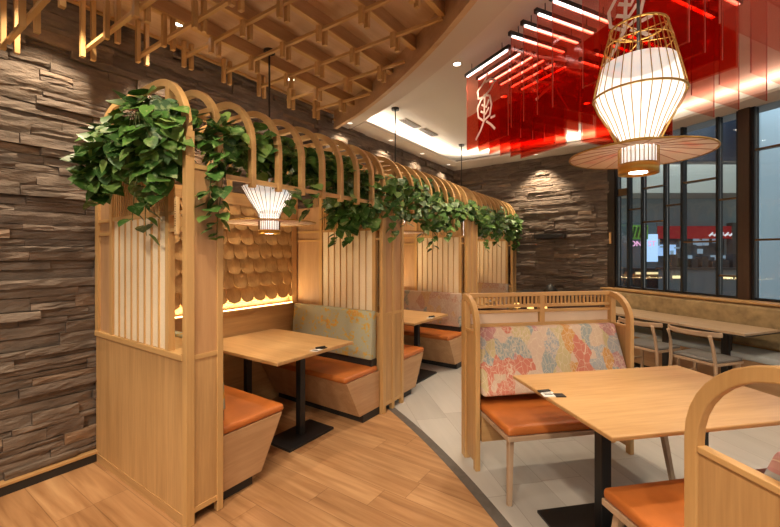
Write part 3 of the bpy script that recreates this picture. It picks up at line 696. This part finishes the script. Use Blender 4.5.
MB().box(.155, .315, -.01, .03, 2.47, 2.56).build('bronze_plate', BRONZEBAR, wn)
MB().box(.12, 1.765, -.02, .05, WZ0, WZ0+.03).build('bottom_rail', STEELBLUE, wn)
for a, b_ in zip(SX, SX[1:]): MB().box(a+.015, b_-.015, .01, .018, WZ0+.03, WZ1).build('pane', GLASS, wn)
struct(MB().box(1.785, 1.895, -.06, .12, 0, WZ1).build('wall_pier', COLUMN), 'dark bronze pier between the two windows', 'pier')
bpy.data.objects['wall_pier'].location = wpt(0, 0); bpy.data.objects['wall_pier'].rotation_euler = (0, 0, WA)
wn2 = thing('window_2', 'dark framed window right of the bronze pier', 'window', wpt(0, 0), WA); wn2['kind'] = 'structure'
for x in (1.915, 2.62, 3.3, 4.1): vbar(x, wn2)
hbar(1.915, 2.62, 2.748, wn2); hbar(1.915, 2.62, 1.703, wn2); hbar(2.62, 3.3, 2.2, wn2)
MB().box(1.9, 4.1, -.02, .05, WZ0, WZ0+.03).build('bottom_rail', STEELBLUE, wn2)
for a, b_ in ((1.915, 2.62), (2.62, 3.3), (3.3, 4.1)): MB().box(a+.015, b_-.015, .01, .018, WZ0+.03, WZ1).build('pane', GLASS, wn2)
o = struct(MB().box(0, 4.6, .0, .14, 0, .98).build('wall_right', plain('wall_paint', (.35, .28, .22), .8))); o.location = wpt(0, 0); o.rotation_euler = (0, 0, WA)
pq = tag(MB().box(-.018, .018, -.065, -.051, 1.70, 1.88).build('name_plaque', W['z']), 'small wooden plaque on the dark window jamb', 'plaque'); pq.location = wpt(.05, 0); pq.rotation_euler = (0, 0, WA)
# mall (local frame turned like the camera bearing: x along lat, y along depth)
MR = R(34.5)
def mall(o): o.location = (0, 0, 0); o.rotation_euler = (0, 0, MR); return o
mf = MB().prism([wpt(-1.2, .15)[:2], wpt(8, .15)[:2], mpt(24, 18)[:2], mpt(0, 18)[:2]], lambda x, y: (x, y, -.05), lambda x, y: (x, y, 0)); struct(mf.build('floor_mall', plain('mall_floor', (.30, .31, .32), .25)), 'pale polished floor of the mall outside', 'floor')
GB = plain('mall_bulkhead', (.40, .49, .51), .8, noise=.10, nscale=.6)
struct(mall(MB().box(5.5, 24, 14.4, 14.6, 0, 7).build('wall_mall', GB)), 'tall pale bulkhead across the mall', 'wall')
struct(mall(MB().box(2, 24, 8.5, 16, 5.9, 6.0).build('ceiling_mall', plain('mall_ceiling', (.65, .60, .50), .9))))
struct(mall(MB().box(5.0, 20, 10.2, 10.6, 3.95, 5.6).build('wall_mall_beam', plain('navy_beam', (.018, .03, .055), .3))), 'dark navy beam high in the mall', 'beam')
struct(mall(MB().box(7.6, 12.6, 13.0, 14.38, 3.55, 4.7).build('ceiling_mall_soffit', plain('cream_soffit', (.72, .64, .50), .9))))
sh = thing('mall_shop', 'shop across the mall with red fascia over a dim grey interior', 'shop front', (0, 0, 0), MR)
MB().box(9.40, 12.05, 13.8, 14.0, 2.06, 2.50).build('red_fascia', plain('red_fascia', (.28, .02, .02), .5, emit=(.5, .02, .02), es=.35), sh)
m = MB()
for k, x in enumerate((11.25, 11.42, 11.62, 11.80, 11.97)): m.bar((x, 13.78, 2.15), (x+.13, 13.78, 2.27), .02, .05); m.bar((x+.02, 13.78, 2.19), (x+.17, 13.78, 2.19), .02, .03)
m.build('white_script', plain('white_sign_letter', (.8, .8, .8), .5, emit=(.9, .8, .8), es=.8), sh)
MB().box(9.28, 9.40, 13.75, 14.0, 0, 2.62).build('side_post', plain('taupe_post', (.16, .12, .10), .5), sh)
MB().box(12.05, 12.2, 13.75, 14.0, 0, 2.62).build('side_post', bpy.data.materials['taupe_post'], sh)
MB().box(9.40, 12.05, 14.1, 14.38, 0, 2.06).build('dim_interior', plain('shop_interior', (.10, .11, .12), .6, noise=.5, nscale=1.5), sh)
m = MB(); rnd = random.Random(3)
for k in range(26):
    x = rnd.uniform(9.45, 11.95); z = rnd.uniform(.9, 1.95); w_ = rnd.uniform(.05, .22); h_ = rnd.uniform(.04, .25); m.box(x, x+w_, 14.0, 14.08, z, z+h_)
m.build('lit_displays', plain('lit_display', (.3, .36, .4), .5, emit=(.45, .6, .75), es=.45), sh)
MB().box(9.5, 10.25, 14.02, 14.07, 1.45, 1.85).build('screen', emissive('blue_screen', (.45, .66, 1), .9), sh)
ct = thing('shop_counter', 'dark counter with warm light strip before the red fascia shop', 'counter', (0, 0, 0), MR)
MB().box(8.3, 12.1, 11.6, 12.1, 0, 1.05).build('counter_front', plain('counter_grey', (.12, .125, .13), .4), ct)
MB().box(8.25, 12.15, 11.55, 12.15, 1.05, 1.12).build('counter_top', plain('counter_dark', (.03, .025, .025), .4), ct)
for xa, xb in ((8.35, 8.75), (9.85, 10.1), (10.2, 11.1), (11.2, 11.55)): MB().box(xa, xb, 11.52, 11.56, .80, .88).build('light_strip', emissive('warm_strip', (1, .75, .35), 1.6), ct)
m = MB()
for k in range(12):
    x = 8.4 + k*.31; m.box(x, x+.2, 11.7, 11.95, 1.12, 1.12 + rnd.uniform(.15, .4))
m.build('machines', plain('machine_dark', (.035, .025, .025), .4), ct)
kq = thing('green_sign_kiosk', 'green logo sign with pink letters over a bright kiosk across the mall', 'kiosk', (0, 0, 0), MR)
MB().box(8.15, 8.78, 13.3, 13.36, 2.02, 2.50).build('green_sign', emissive('green_sign', (.10, .20, .03), .8), kq)
m = MB()
for k in range(4): m.bar((8.24+.13*k, 13.29, 2.08), (8.33+.13*k, 13.29, 2.44), .02, .06)
m.build('dark_logo_strokes', plain('dark_logo', (.03, .05, .01), .5), kq)
tc = bpy.data.curves.new('pink_letters', 'FONT'); tc.body = 'ONE ST'; tc.size = .26; tc.extrude = .01; tmp = bpy.data.objects.new('pink_letters_curve', tc); C.objects.link(tmp); bpy.context.view_layer.update()
tme = bpy.data.meshes.new_from_object(tmp.evaluated_get(bpy.context.evaluated_depsgraph_get())); bpy.data.objects.remove(tmp); tco = bpy.data.objects.new('pink_letters', tme); C.objects.link(tco); tco.parent = kq
tco.location = (8.14, 13.28, 1.78); tco.rotation_euler = (R(90), 0, 0); tme.materials.clear(); tme.materials.append(emissive('pink_letter', (1, .45, .7), 1.1))
MB().box(8.75, 9.25, 13.5, 13.55, 1.25, 2.2).build('bright_screen', emissive('white_screen', (.55, .75, 1), 1.0), kq)
MB().box(8.0, 9.25, 13.56, 13.7, 0, 2.6).build('kiosk_wall', plain('kiosk_grey', (.16, .18, .19), .5), kq)
MB().box(8.0, 9.25, 12.9, 13.4, 0, 1.05).build('kiosk_counter', bpy.data.materials['counter_dark'], kq)
MB().box(8.1, 9.1, 12.86, 12.9, .85, .92).build('warm_bulbs', emissive('bulb_row', (1, .72, .35), 1.3), kq)
struct(mall(MB().box(9.0, 9.55, 9.5, 9.9, 0, 5.9).build('wall_mall_pillar', plain('mall_pillar', (.52, .62, .66), .5))), 'pale square pillar in the mall', 'pillar')
kk = thing('drinks_cooler', 'dark glass cooler with lit shelves at the right edge of the mall', 'cooler', mpt(12.2, 12.0), MR)
MB().box(0, 1.6, 0, .7, 0, 2.5).build('cabinet', bpy.data.materials['counter_dark'], kk)
MB().box(.08, 1.5, -.03, -.005, 1.2, 1.95).build('lit_shelf', plain('cooler_glow', (.3, .4, .4), .5, emit=(.5, .7, .8), es=.5, noise=.5, nscale=6), kk)
MB().box(.05, 1.5, -.05, -.03, .85, .95).build('warm_strip', bpy.data.materials['bulb_row'], kk)
MB().box(0, 1.6, -.06, -.01, 0, .7).build('red_base', plain('maroon_base', (.14, .02, .025), .5), kk)

# ------------------------------------------------------------------ red hanging sheets with light bars
def sheet(label, p, q, glyph=None, bar=True, dark=None, mat=None):
    rs = random.Random(label); mat = mat or rs.choice((RED, PINK, RED)); dark = dark if dark is not None else rs.choice(((.28, .36), (.40, .22), (.22, .30), (.34, .34)))
    p = Vector((*p, 0)); q = Vector((*q, 0)); d = q - p; L = d.length; a = math.atan2(d.y, d.x)
    t = thing('red_hanging_panel', label, 'hanging panel', (p.x, p.y, 0), a, 'red translucent hanging panels')
    MB().box(0, L, -.0025, .0025, 2.59, 3.345).build('acrylic_sheet', mat, t)
    for xe in (0, L): MB().box(xe-.0012, xe+.0012, -.003, .003, 2.59, 3.345).build('sheet_edge', EDGE, t)
    if bar:
        h = MB().box(-.02, L+.02, -.016, .016, 3.352, 3.385).build('bar_housing', BLACKP, t)
        MB().box(.01, L-.01, -.011, .011, 3.344, 3.352).build('light_tube', TUBE, h)
        for x in (.08, L-.08): MB().tube([(x, 0, 3.385), (x, 0, 3.45)], .004, 6).build('hanger', BLACKP, h)
    if dark:
        MB().prism([(.01, 2.60), (L-.01, 2.60), (L-.01, 2.60+dark[1]), (.01, 2.60+dark[0])], lambda x, z: (x, -.0040, z), lambda x, z: (x, -.0030, z)).build('deep_red_print', REDP, t)
    if glyph:
        m = MB(); s = -1
        for st in glyph:
            pts = [(L*x, s*.0065, 2.59 + .755*z) for x, z in st]
            m.sweep(pts, .004, .020, (0,1,0))
        m.build('printed_character', GLYPH, t)
    return t
e60 = (math.cos(R(60)), math.sin(R(60))); e150 = (math.cos(R(-30)), math.sin(R(-30)))
G1 = [[(.55,.88),(.48,.80),(.40,.76)], [(.40,.76),(.30,.72),(.32,.62),(.45,.60),(.62,.66),(.72,.74)], [(.50,.78),(.62,.78),(.75,.72)],
      [(.38,.58),(.30,.50),(.32,.38),(.45,.30),(.60,.34),(.64,.46),(.60,.58),(.48,.62),(.38,.58)], [(.40,.52),(.52,.46),(.58,.54)], [(.38,.44),(.50,.38),(.58,.44)], [(.48,.60),(.46,.32)],
      [(.46,.30),(.38,.20),(.25,.10)], [(.52,.28),(.62,.22),(.72,.14)], [(.62,.30),(.72,.30)]]
ORD = ['first', 'second', 'third', 'fourth', 'fifth', 'sixth', 'seventh', 'eighth', 'ninth']
A1 = (-1.616, 3.742)
for k in range(6):
    p = (A1[0] + .145*k*e60[0], A1[1] + .145*k*e60[1]); q = (p[0]+.6*e150[0], p[1]+.6*e150[1])
    sheet('leftmost red translucent panel with a white brush character under a lit bar' if k == 0 else 'red translucent panel, %s behind the one with the white character' % ORD[k-1], p, q, G1 if k == 0 else None, True, (.33, .36) if k == 0 else None)
B1 = (-1.008, 3.240)
G2 = [[(.2,.45),(.8,.50)], [(.5,.75),(.5,.25)], [(.3,.62),(.4,.55)], [(.7,.65),(.6,.57)], [(.48,.45),(.2,.25)], [(.52,.45),(.8,.22)], [(.25,.72),(.75,.76)]]
for k in range(4):
    p = (B1[0] + .128*k, B1[1] - .095*k); q = (p[0]+.62*e60[0], p[1]+.62*e60[1])
    sheet('red translucent panel, %s from the left among those under slanting lit bars' % ORD[k], p, q, G2 if k == 1 else None)
for k in range(4):
    q = (.368 - .085*k, 2.906 - .155*k) if k < 3 else (.124, 2.426); p = (q[0]-.6*e150[0], q[1]-.6*e150[1])
    sheet('red translucent panel behind the lantern, %s from the far side of its row' % ORD[k], p, q, G1 if k == 3 else None)
for k in range(4):
    q = (.349 + .13*k, 3.875 - .105*k); p = (q[0]-.6*e60[0], q[1]-.6*e60[1])
    sheet('red translucent panel near the window, %s of the stepped row there' % ORD[k], p, q, None, True, False, PINK)
for k in range(2):
    p = (.228 + .14*k, 2.305 - .10*k); q = (p[0]+.6*e60[0], p[1]+.6*e60[1])
    sheet('nearest red translucent panel at the top right corner' if k == 0 else 'red translucent panel at the far top right, beside the nearest one', p, q, None, True, False, PINK)
for k in range(4):
    p = (-.60 + .13*k, 4.05 - .09*k); q = (p[0]+.62*e60[0], p[1]+.62*e60[1])
    sheet('red translucent panel in the rear middle row, %s from its left' % ORD[k], p, q)

# ------------------------------------------------------------------ ceiling fittings, wall fittings
DIM = emissive('recessed_lens', (1, .9, .75), 1.2)
def downlight(label, x, y, z, power, ang, tgt=None, lens=True):
    t = thing('downlight', label, 'downlight', (x, y, z), 0, 'recessed downlights')
    MB().lathe([(.05, -.003), (.05, .0), (.036, .0), (.036, -.003)], 24, cap=False).build('trim_ring', SOFFIT, t)
    MB().lathe([(.001, -.001), (.036, -.001), (.036, .0), (.001, 0)], 20, cap=False).build('lens', LENS if lens else DIM, t)
    if power:
        o = spot('downlight_beam', (x, y, z-.02), tgt or (x, y, 0), power, ang)
    return t
wl = ['near the front left corner', 'above the nearest partition', 'above the first booth', 'over the double partition', 'over the middle booth, at the soffit', 'over the third partition, at the soffit', 'over the last booth, at the soffit']
for i, y in enumerate((-.25, .86, 1.59)):
    downlight('canopy downlight by the stone wall, ' + ['behind the view', 'near the front left corner', 'above the nearest partition'][i], -3.10, y, 3.348, 110, 80, (-3.45, y, 0))
for i, y in enumerate((2.75,)): downlight('canopy downlight by the stone wall above the first booth', -3.14, y, 3.348, 30, 80, (-3.36, y, 0))
for i, y in enumerate((3.92, 4.87, 5.82, 6.83)):
    downlight('soffit downlight by the stone wall ' + ['beside the canopy rim', 'over the middle booth', 'over the third partition', 'over the last booth'][i], -3.33, y, 3.25, 26, 112, (-3.46, y, 0), False)
for i, (p, q, e) in enumerate((((-1.5, -1.0, 3.34), (-2.75, 1.15, 1.35), 180), ((-.3, -1.5, 3.34), (-2.0, 2.2, .6), 140), ((.9, -1.2, 3.34), (-.2, 2.6, .6), 210))):
    downlight('added front fill downlight, unseen behind the camera, %s of three' % ORD[i], *p, 0, 0)
    spot('front_fill_beam', (p[0], p[1], p[2]-.03), q, e, 62, .8, WARM2, .06)  # front fill added from unseen fittings to brighten the partition and seating
downlight('round downlight in the white ceiling left of the red panels', -1.67, 3.62, 3.45, 60, 90)
downlight('soffit downlight washing the end stone wall', -1.75, 6.98, 3.25, 130, 96, (-1.72, 7.36, 1.2), False)
for i, (x, y, p) in enumerate(((-1.5, .9, 95), (-.6, .4, 95), (-1.6, -.6, 130), (.4, -.6, 110))):
    downlight('canopy downlight over the plank floor, ' + ['ahead of', 'over', 'behind left of', 'behind right of'][i] + ' the camera', x, y, 3.348, p, 110)
for i, (x, y, p) in enumerate(((-1.55, 4.7, 120), (-.75, 5.5, 100), (.9, 4.2, 110), (1.4, 2.4, 130))):
    downlight('ceiling downlight over the grey floor, ' + ORD[i] + ' counting from the booths', x, y, 3.45, p, 100)
def vent(label, x, y0, y1):
    t = thing('air_vent', label, 'air vent', (x, (y0+y1)/2, 3.45), R(1), 'ceiling air vents'); h = (y1-y0)/2
    MB().box(-.06, .06, -h, h, -.012, 0).build('frame', plain('vent_frame', (.55, .53, .5), .6), t)
    m = MB()
    for k in range(5): m.box(-.05+.022*k, -.042+.022*k, -h+.01, h-.01, -.018, -.012)
    m.build('louvre', plain('vent_grey', (.20, .19, .18), .5), t)
vent('slim grey air vent in the white ceiling, nearer the canopy', -3.0, 4.66, 5.10)
vent('slim grey air vent in the white ceiling, nearer the end wall', -2.98, 5.18, 5.62)
ws = thing('wall_shelf', 'short black box shelf on the end stone wall', 'shelf', (-1.55, 7.245, 1.80), BWA)
MB().box(-.26, .24, -.16, .06, 0, .075).build('shelf_box', BLACKP, ws, bev=.004)
MB().box(-.24, .22, -.165, -.16, .012, .022).build('front_groove', BLACK, ws)
sc = thing('service_counter', 'low black counter by the end stone wall behind the patterned bench', 'counter', (-1.5, 6.78, 0), BWA)
MB().box(-.45, .80, -.25, .25, .05, .86).build('cabinet', COLUMN, sc)
MB().box(-.47, .82, -.27, .27, .86, .90).build('counter_top', BLACKP, sc, bev=.004)
MB().box(-.43, .78, -.23, .23, 0, .05).build('plinth', BLACKP, sc)
bl = tag(MB().lathe([(.001, 0), (.10, 0), (.12, .03), (.05, .12), (.001, .15)], 24).build('black_cloche', BLACKP), 'small black peaked lid on the service counter', 'lid'); bl.location = (-1.46, 6.75, .90)
lt = thing('side_table', 'low dark side table with glowing lamps before the black counter', 'side table', (-1.62, 6.15, 0), 0)
MB().box(-.3, .3, -.18, .18, .62, .65).build('tabletop', BLACKP, lt)
for x in (-.26, .26):
    for y in (-.14, .14): MB().box(x-.015, x+.015, y-.015, y+.015, 0, .62).build('leg', BLACKP, lt)
for i, dx in enumerate((-.2, 0, .2)):
    c_ = thing('candle_lamp', 'small glowing table lamp on the low side table, %s from the left' % ORD[i], 'lamp', (-1.62+dx, 6.15, .65), 0, 'glowing lamps on the side table')
    MB().lathe([(.04, 0), (.04, .012), (.01, .014), (.01, .05)], 16).build('foot', BRASS, c_)
    MB().lathe([(.05, .05), (.04, .12)], 16).build('shade', emissive('amber_glow', (1, .62, .2), 1.6), c_)
# little placard on the nearest partition post
pk = thing('name_placard', 'thin pale wooden placard with tiny writing on the nearest partition post', 'placard', (-2.262, 1.150, 1.755), 0)
MB().box(-.012, .016, -.012, .006, -.10, .115).build('plate', wood('pale_placard', (.66, .44, .20), (.72, .50, .25), 'z'), pk, bev=.002)
m = MB(); rnd = random.Random(5)
for k in range(11):
    z = .085 - .0135*k; m.box(-.004, .006, -.0135, -.0119, z-.0035, z+.0035) if k % 3 else m.box(-.002, .007, -.0135, -.0119, z-.002, z+.002)
m.lathe([(.001, -.08), (.006, -.08), (.006, -.078), (.001, -.078)], 8, (.002, -.012, 0))
m.build('tiny_lettering', plain('brown_ink', (.22, .12, .05), .7), pk)

# ------------------------------------------------------------------ trailing plants
def add_leaf(b, o, d, up, s, rnd):
    d = d.normalized(); side = d.cross(up)
    if side.length < .05: side = d.cross(Vector((1, .3, 0)))
    side.normalize(); n = side.cross(d).normalized()
    cup = rnd.uniform(.05, .22); dr = rnd.uniform(.0, .25)
    out = [(0, .10, 0), (-.06, .34, .3), (.18, .48, .5), (.48, .42, .6), (.80, .20, .4), (1.04, 0, 0)]
    mid = [(0, 0), (.2, 0), (.5, 0), (.8, 0), (1.04, 0)]
    def P(t, w): return o + d*t*s + side*w*s + n*(cup*abs(w)*s*1.2 - dr*t*t*s*.6)
    M_ = [b.bm.verts.new(P(t, 0)) for t in (.02, .18, .48, .80, 1.05)]
    for sg in (1, -1):
        O = [b.bm.verts.new(P(t, sg*w)) for t, w in ((-.07, .16), (.02, .44), (.26, .56), (.55, .45), (.84, .19))]
        for q in ((M_[0], O[0], O[1], M_[1]), (M_[1], O[1], O[2]), (M_[1], O[2], M_[2]), (M_[2], O[2], O[3], M_[3]), (M_[3], O[3], O[4]), (M_[3], O[4], M_[4])):
            b.face(q if sg == 1 else q[::-1], True)
def vine(label, seed, boxes, strands, s=(.065, .115)):
    # boxes: (cx,cy,cz,rx,ry,rz,n) leaf clouds; strands: ((x,y,z), length, n, sway)
    rnd = random.Random(seed); lb = MB(); sb = MB(); org = Vector(boxes[0][:3])
    for cx, cy, cz, rx, ry, rz_, n in boxes:
        n = int(n*1.35)
        hub = [Vector((cx + rnd.uniform(-.7, .7)*rx, cy + rnd.uniform(-.7, .7)*ry, cz + rz_*rnd.uniform(.0, .7))) for _ in range(6)]
        for _ in range(n):
            while True:
                q = Vector((rnd.uniform(-1, 1), rnd.uniform(-1, 1), rnd.uniform(-1, 1)))
                if q.length < 1: break
            pnt = Vector((cx + q.x*rx, cy + q.y*ry, cz + q.z*rz_))
            d = Vector((q.x*.7 + rnd.uniform(-.5, .5), q.y*.9 + rnd.uniform(-.5, .5), rnd.uniform(-1.1, .25)))
            up = Vector((q.x + .3, q.y - .8, 1.0 + rnd.uniform(-.3, .3)))
            add_leaf(lb, pnt - org, d, up, rnd.uniform(*s), rnd)
            if rnd.random() < .35:
                h = min(hub, key=lambda v: (v-pnt).length); sb.tube([h - org, (h+pnt)/2 - org + Vector((0, 0, .03)), pnt - org], .0025, 4)
        for a_, b_ in zip(hub, hub[1:]): sb.tube([a_ - org, (a_+b_)/2 - org - Vector((0, 0, .03)), b_ - org], .004, 5)
    for (p, ln, n, sw) in strands:
        P = Vector(p); pts = [P - org]; ph = rnd.uniform(0, 6)
        for k in range(1, 9):
            u = k/8; pts.append(P - org + Vector((sw*math.sin(ph+u*3)*u, sw*math.cos(ph*1.3+u*2.5)*u - .02*u, -ln*u)))
        sb.tube(pts, .0035, 5, r1=.002)
        for k in range(n):
            u = (k+.5)/n; i = min(7, int(u*8)); q = pts[i].lerp(pts[i+1], u*8-i)
            an = rnd.uniform(0, 6.28); d = Vector((math.cos(an), math.sin(an)-.25, rnd.uniform(-1.2, -.2)))
            add_leaf(lb, q + d*.02, d, Vector((d.x, d.y-.4, 1)), rnd.uniform(*s)*.95, rnd)
    t = thing('trailing_pothos', label, 'plant', org, 0, 'pothos trailing over the arbours')
    lb.build('foliage', LEAF, t, fix=False); sb.build('stems', STEM, t)
vine('bushy pothos spilling over the front of the nearest partition', 1,
     [(-2.43, 1.08, 2.25, .27, .16, .21, 150), (-2.74, 1.05, 2.19, .26, .16, .18, 120), (-2.90, 1.01, 2.07, .15, .12, .14, 60), (-2.36, 1.10, 2.10, .12, .12, .20, 40), (-2.55, 1.28, 2.34, .30, .12, .12, 40)],
     [((-2.55, 1.07, 2.08), .34, 8, .02), ((-2.42, 1.07, 2.05), .40, 9, .02), ((-2.95, 1.0, 2.0), .14, 5, .03), ((-2.34, 1.08, 2.0), .16, 5, .02)], (.068, .115))
vine('pothos strand hanging down the side post of the nearest partition', 2,
     [(-2.24, 1.42, 2.25, .10, .13, .18, 50)], [((-2.13, 1.36, 2.16), .52, 19, .03), ((-2.14, 1.30, 2.12), .36, 10, .03)])
vine('dense pothos along the top of the first booth, left of its lamp', 3,
     [(-2.40, 1.72, 2.28, .16, .30, .17, 120), (-2.42, 2.15, 2.27, .15, .28, .17, 120)], [((-2.22, 1.95, 2.15), .30, 8, .03), ((-2.24, 2.2, 2.15), .30, 8, .03)])
vine('dense pothos along the top of the first booth, right of its lamp', 4,
     [(-2.40, 2.62, 2.24, .15, .30, .20, 150), (-2.32, 2.92, 2.12, .14, .20, .24, 120)], [((-2.22, 2.6, 2.1), .3, 8, .03)])
vine('thick pothos drooping before the flowered bench and double partition', 5,
     [(-2.55, 2.95, 1.98, .26, .12, .22, 170), (-2.30, 2.98, 2.0, .14, .14, .22, 90)], [((-2.66, 2.93, 1.80), .16, 5, .02), ((-2.5, 2.95, 1.8), .12, 4, .02)], (.06, .10))
vine('pothos hanging down the outer post of the double partition', 6,
     [(-2.19, 3.24, 2.14, .08, .2, .2, 70)], [((-2.12, 3.15, 2.0), .30, 10, .03), ((-2.12, 3.38, 2.02), .2, 8, .03)], (.06, .10))
vine('long pothos mass over the front of the middle booth', 7,
     [(-2.24, 3.72, 2.13, .12, .30, .24, 150), (-2.22, 4.2, 2.05, .12, .32, .25, 150), (-2.24, 4.65, 2.08, .12, .3, .2, 120), (-2.35, 4.2, 2.32, .1, .8, .12, 120)],
     [((-2.2, 3.9, 1.92), .22, 8, .03), ((-2.2, 4.1, 1.9), .30, 10, .03), ((-2.2, 4.5, 1.95), .2, 7, .03)], (.055, .095))
vine('pothos draped along the third partition and last booth', 8,
     [(-2.22, 5.1, 2.14, .12, .3, .16, 90), (-2.2, 5.7, 2.05, .12, .35, .22, 150), (-2.2, 6.3, 2.03, .12, .4, .22, 160)], [((-2.18, 5.75, 1.9), .30, 10, .03), ((-2.18, 6.2, 1.9), .22, 8, .03)], (.055, .095))
vine('pothos at the far end of the arbour by the end wall', 9,
     [(-2.15, 6.95, 2.02, .14, .35, .24, 150), (-2.3, 6.6, 2.25, .1, .5, .12, 60)], [((-2.14, 7.05, 1.9), .26, 9, .03), ((-2.12, 7.2, 1.9), .34, 10, .03)], (.055, .095))
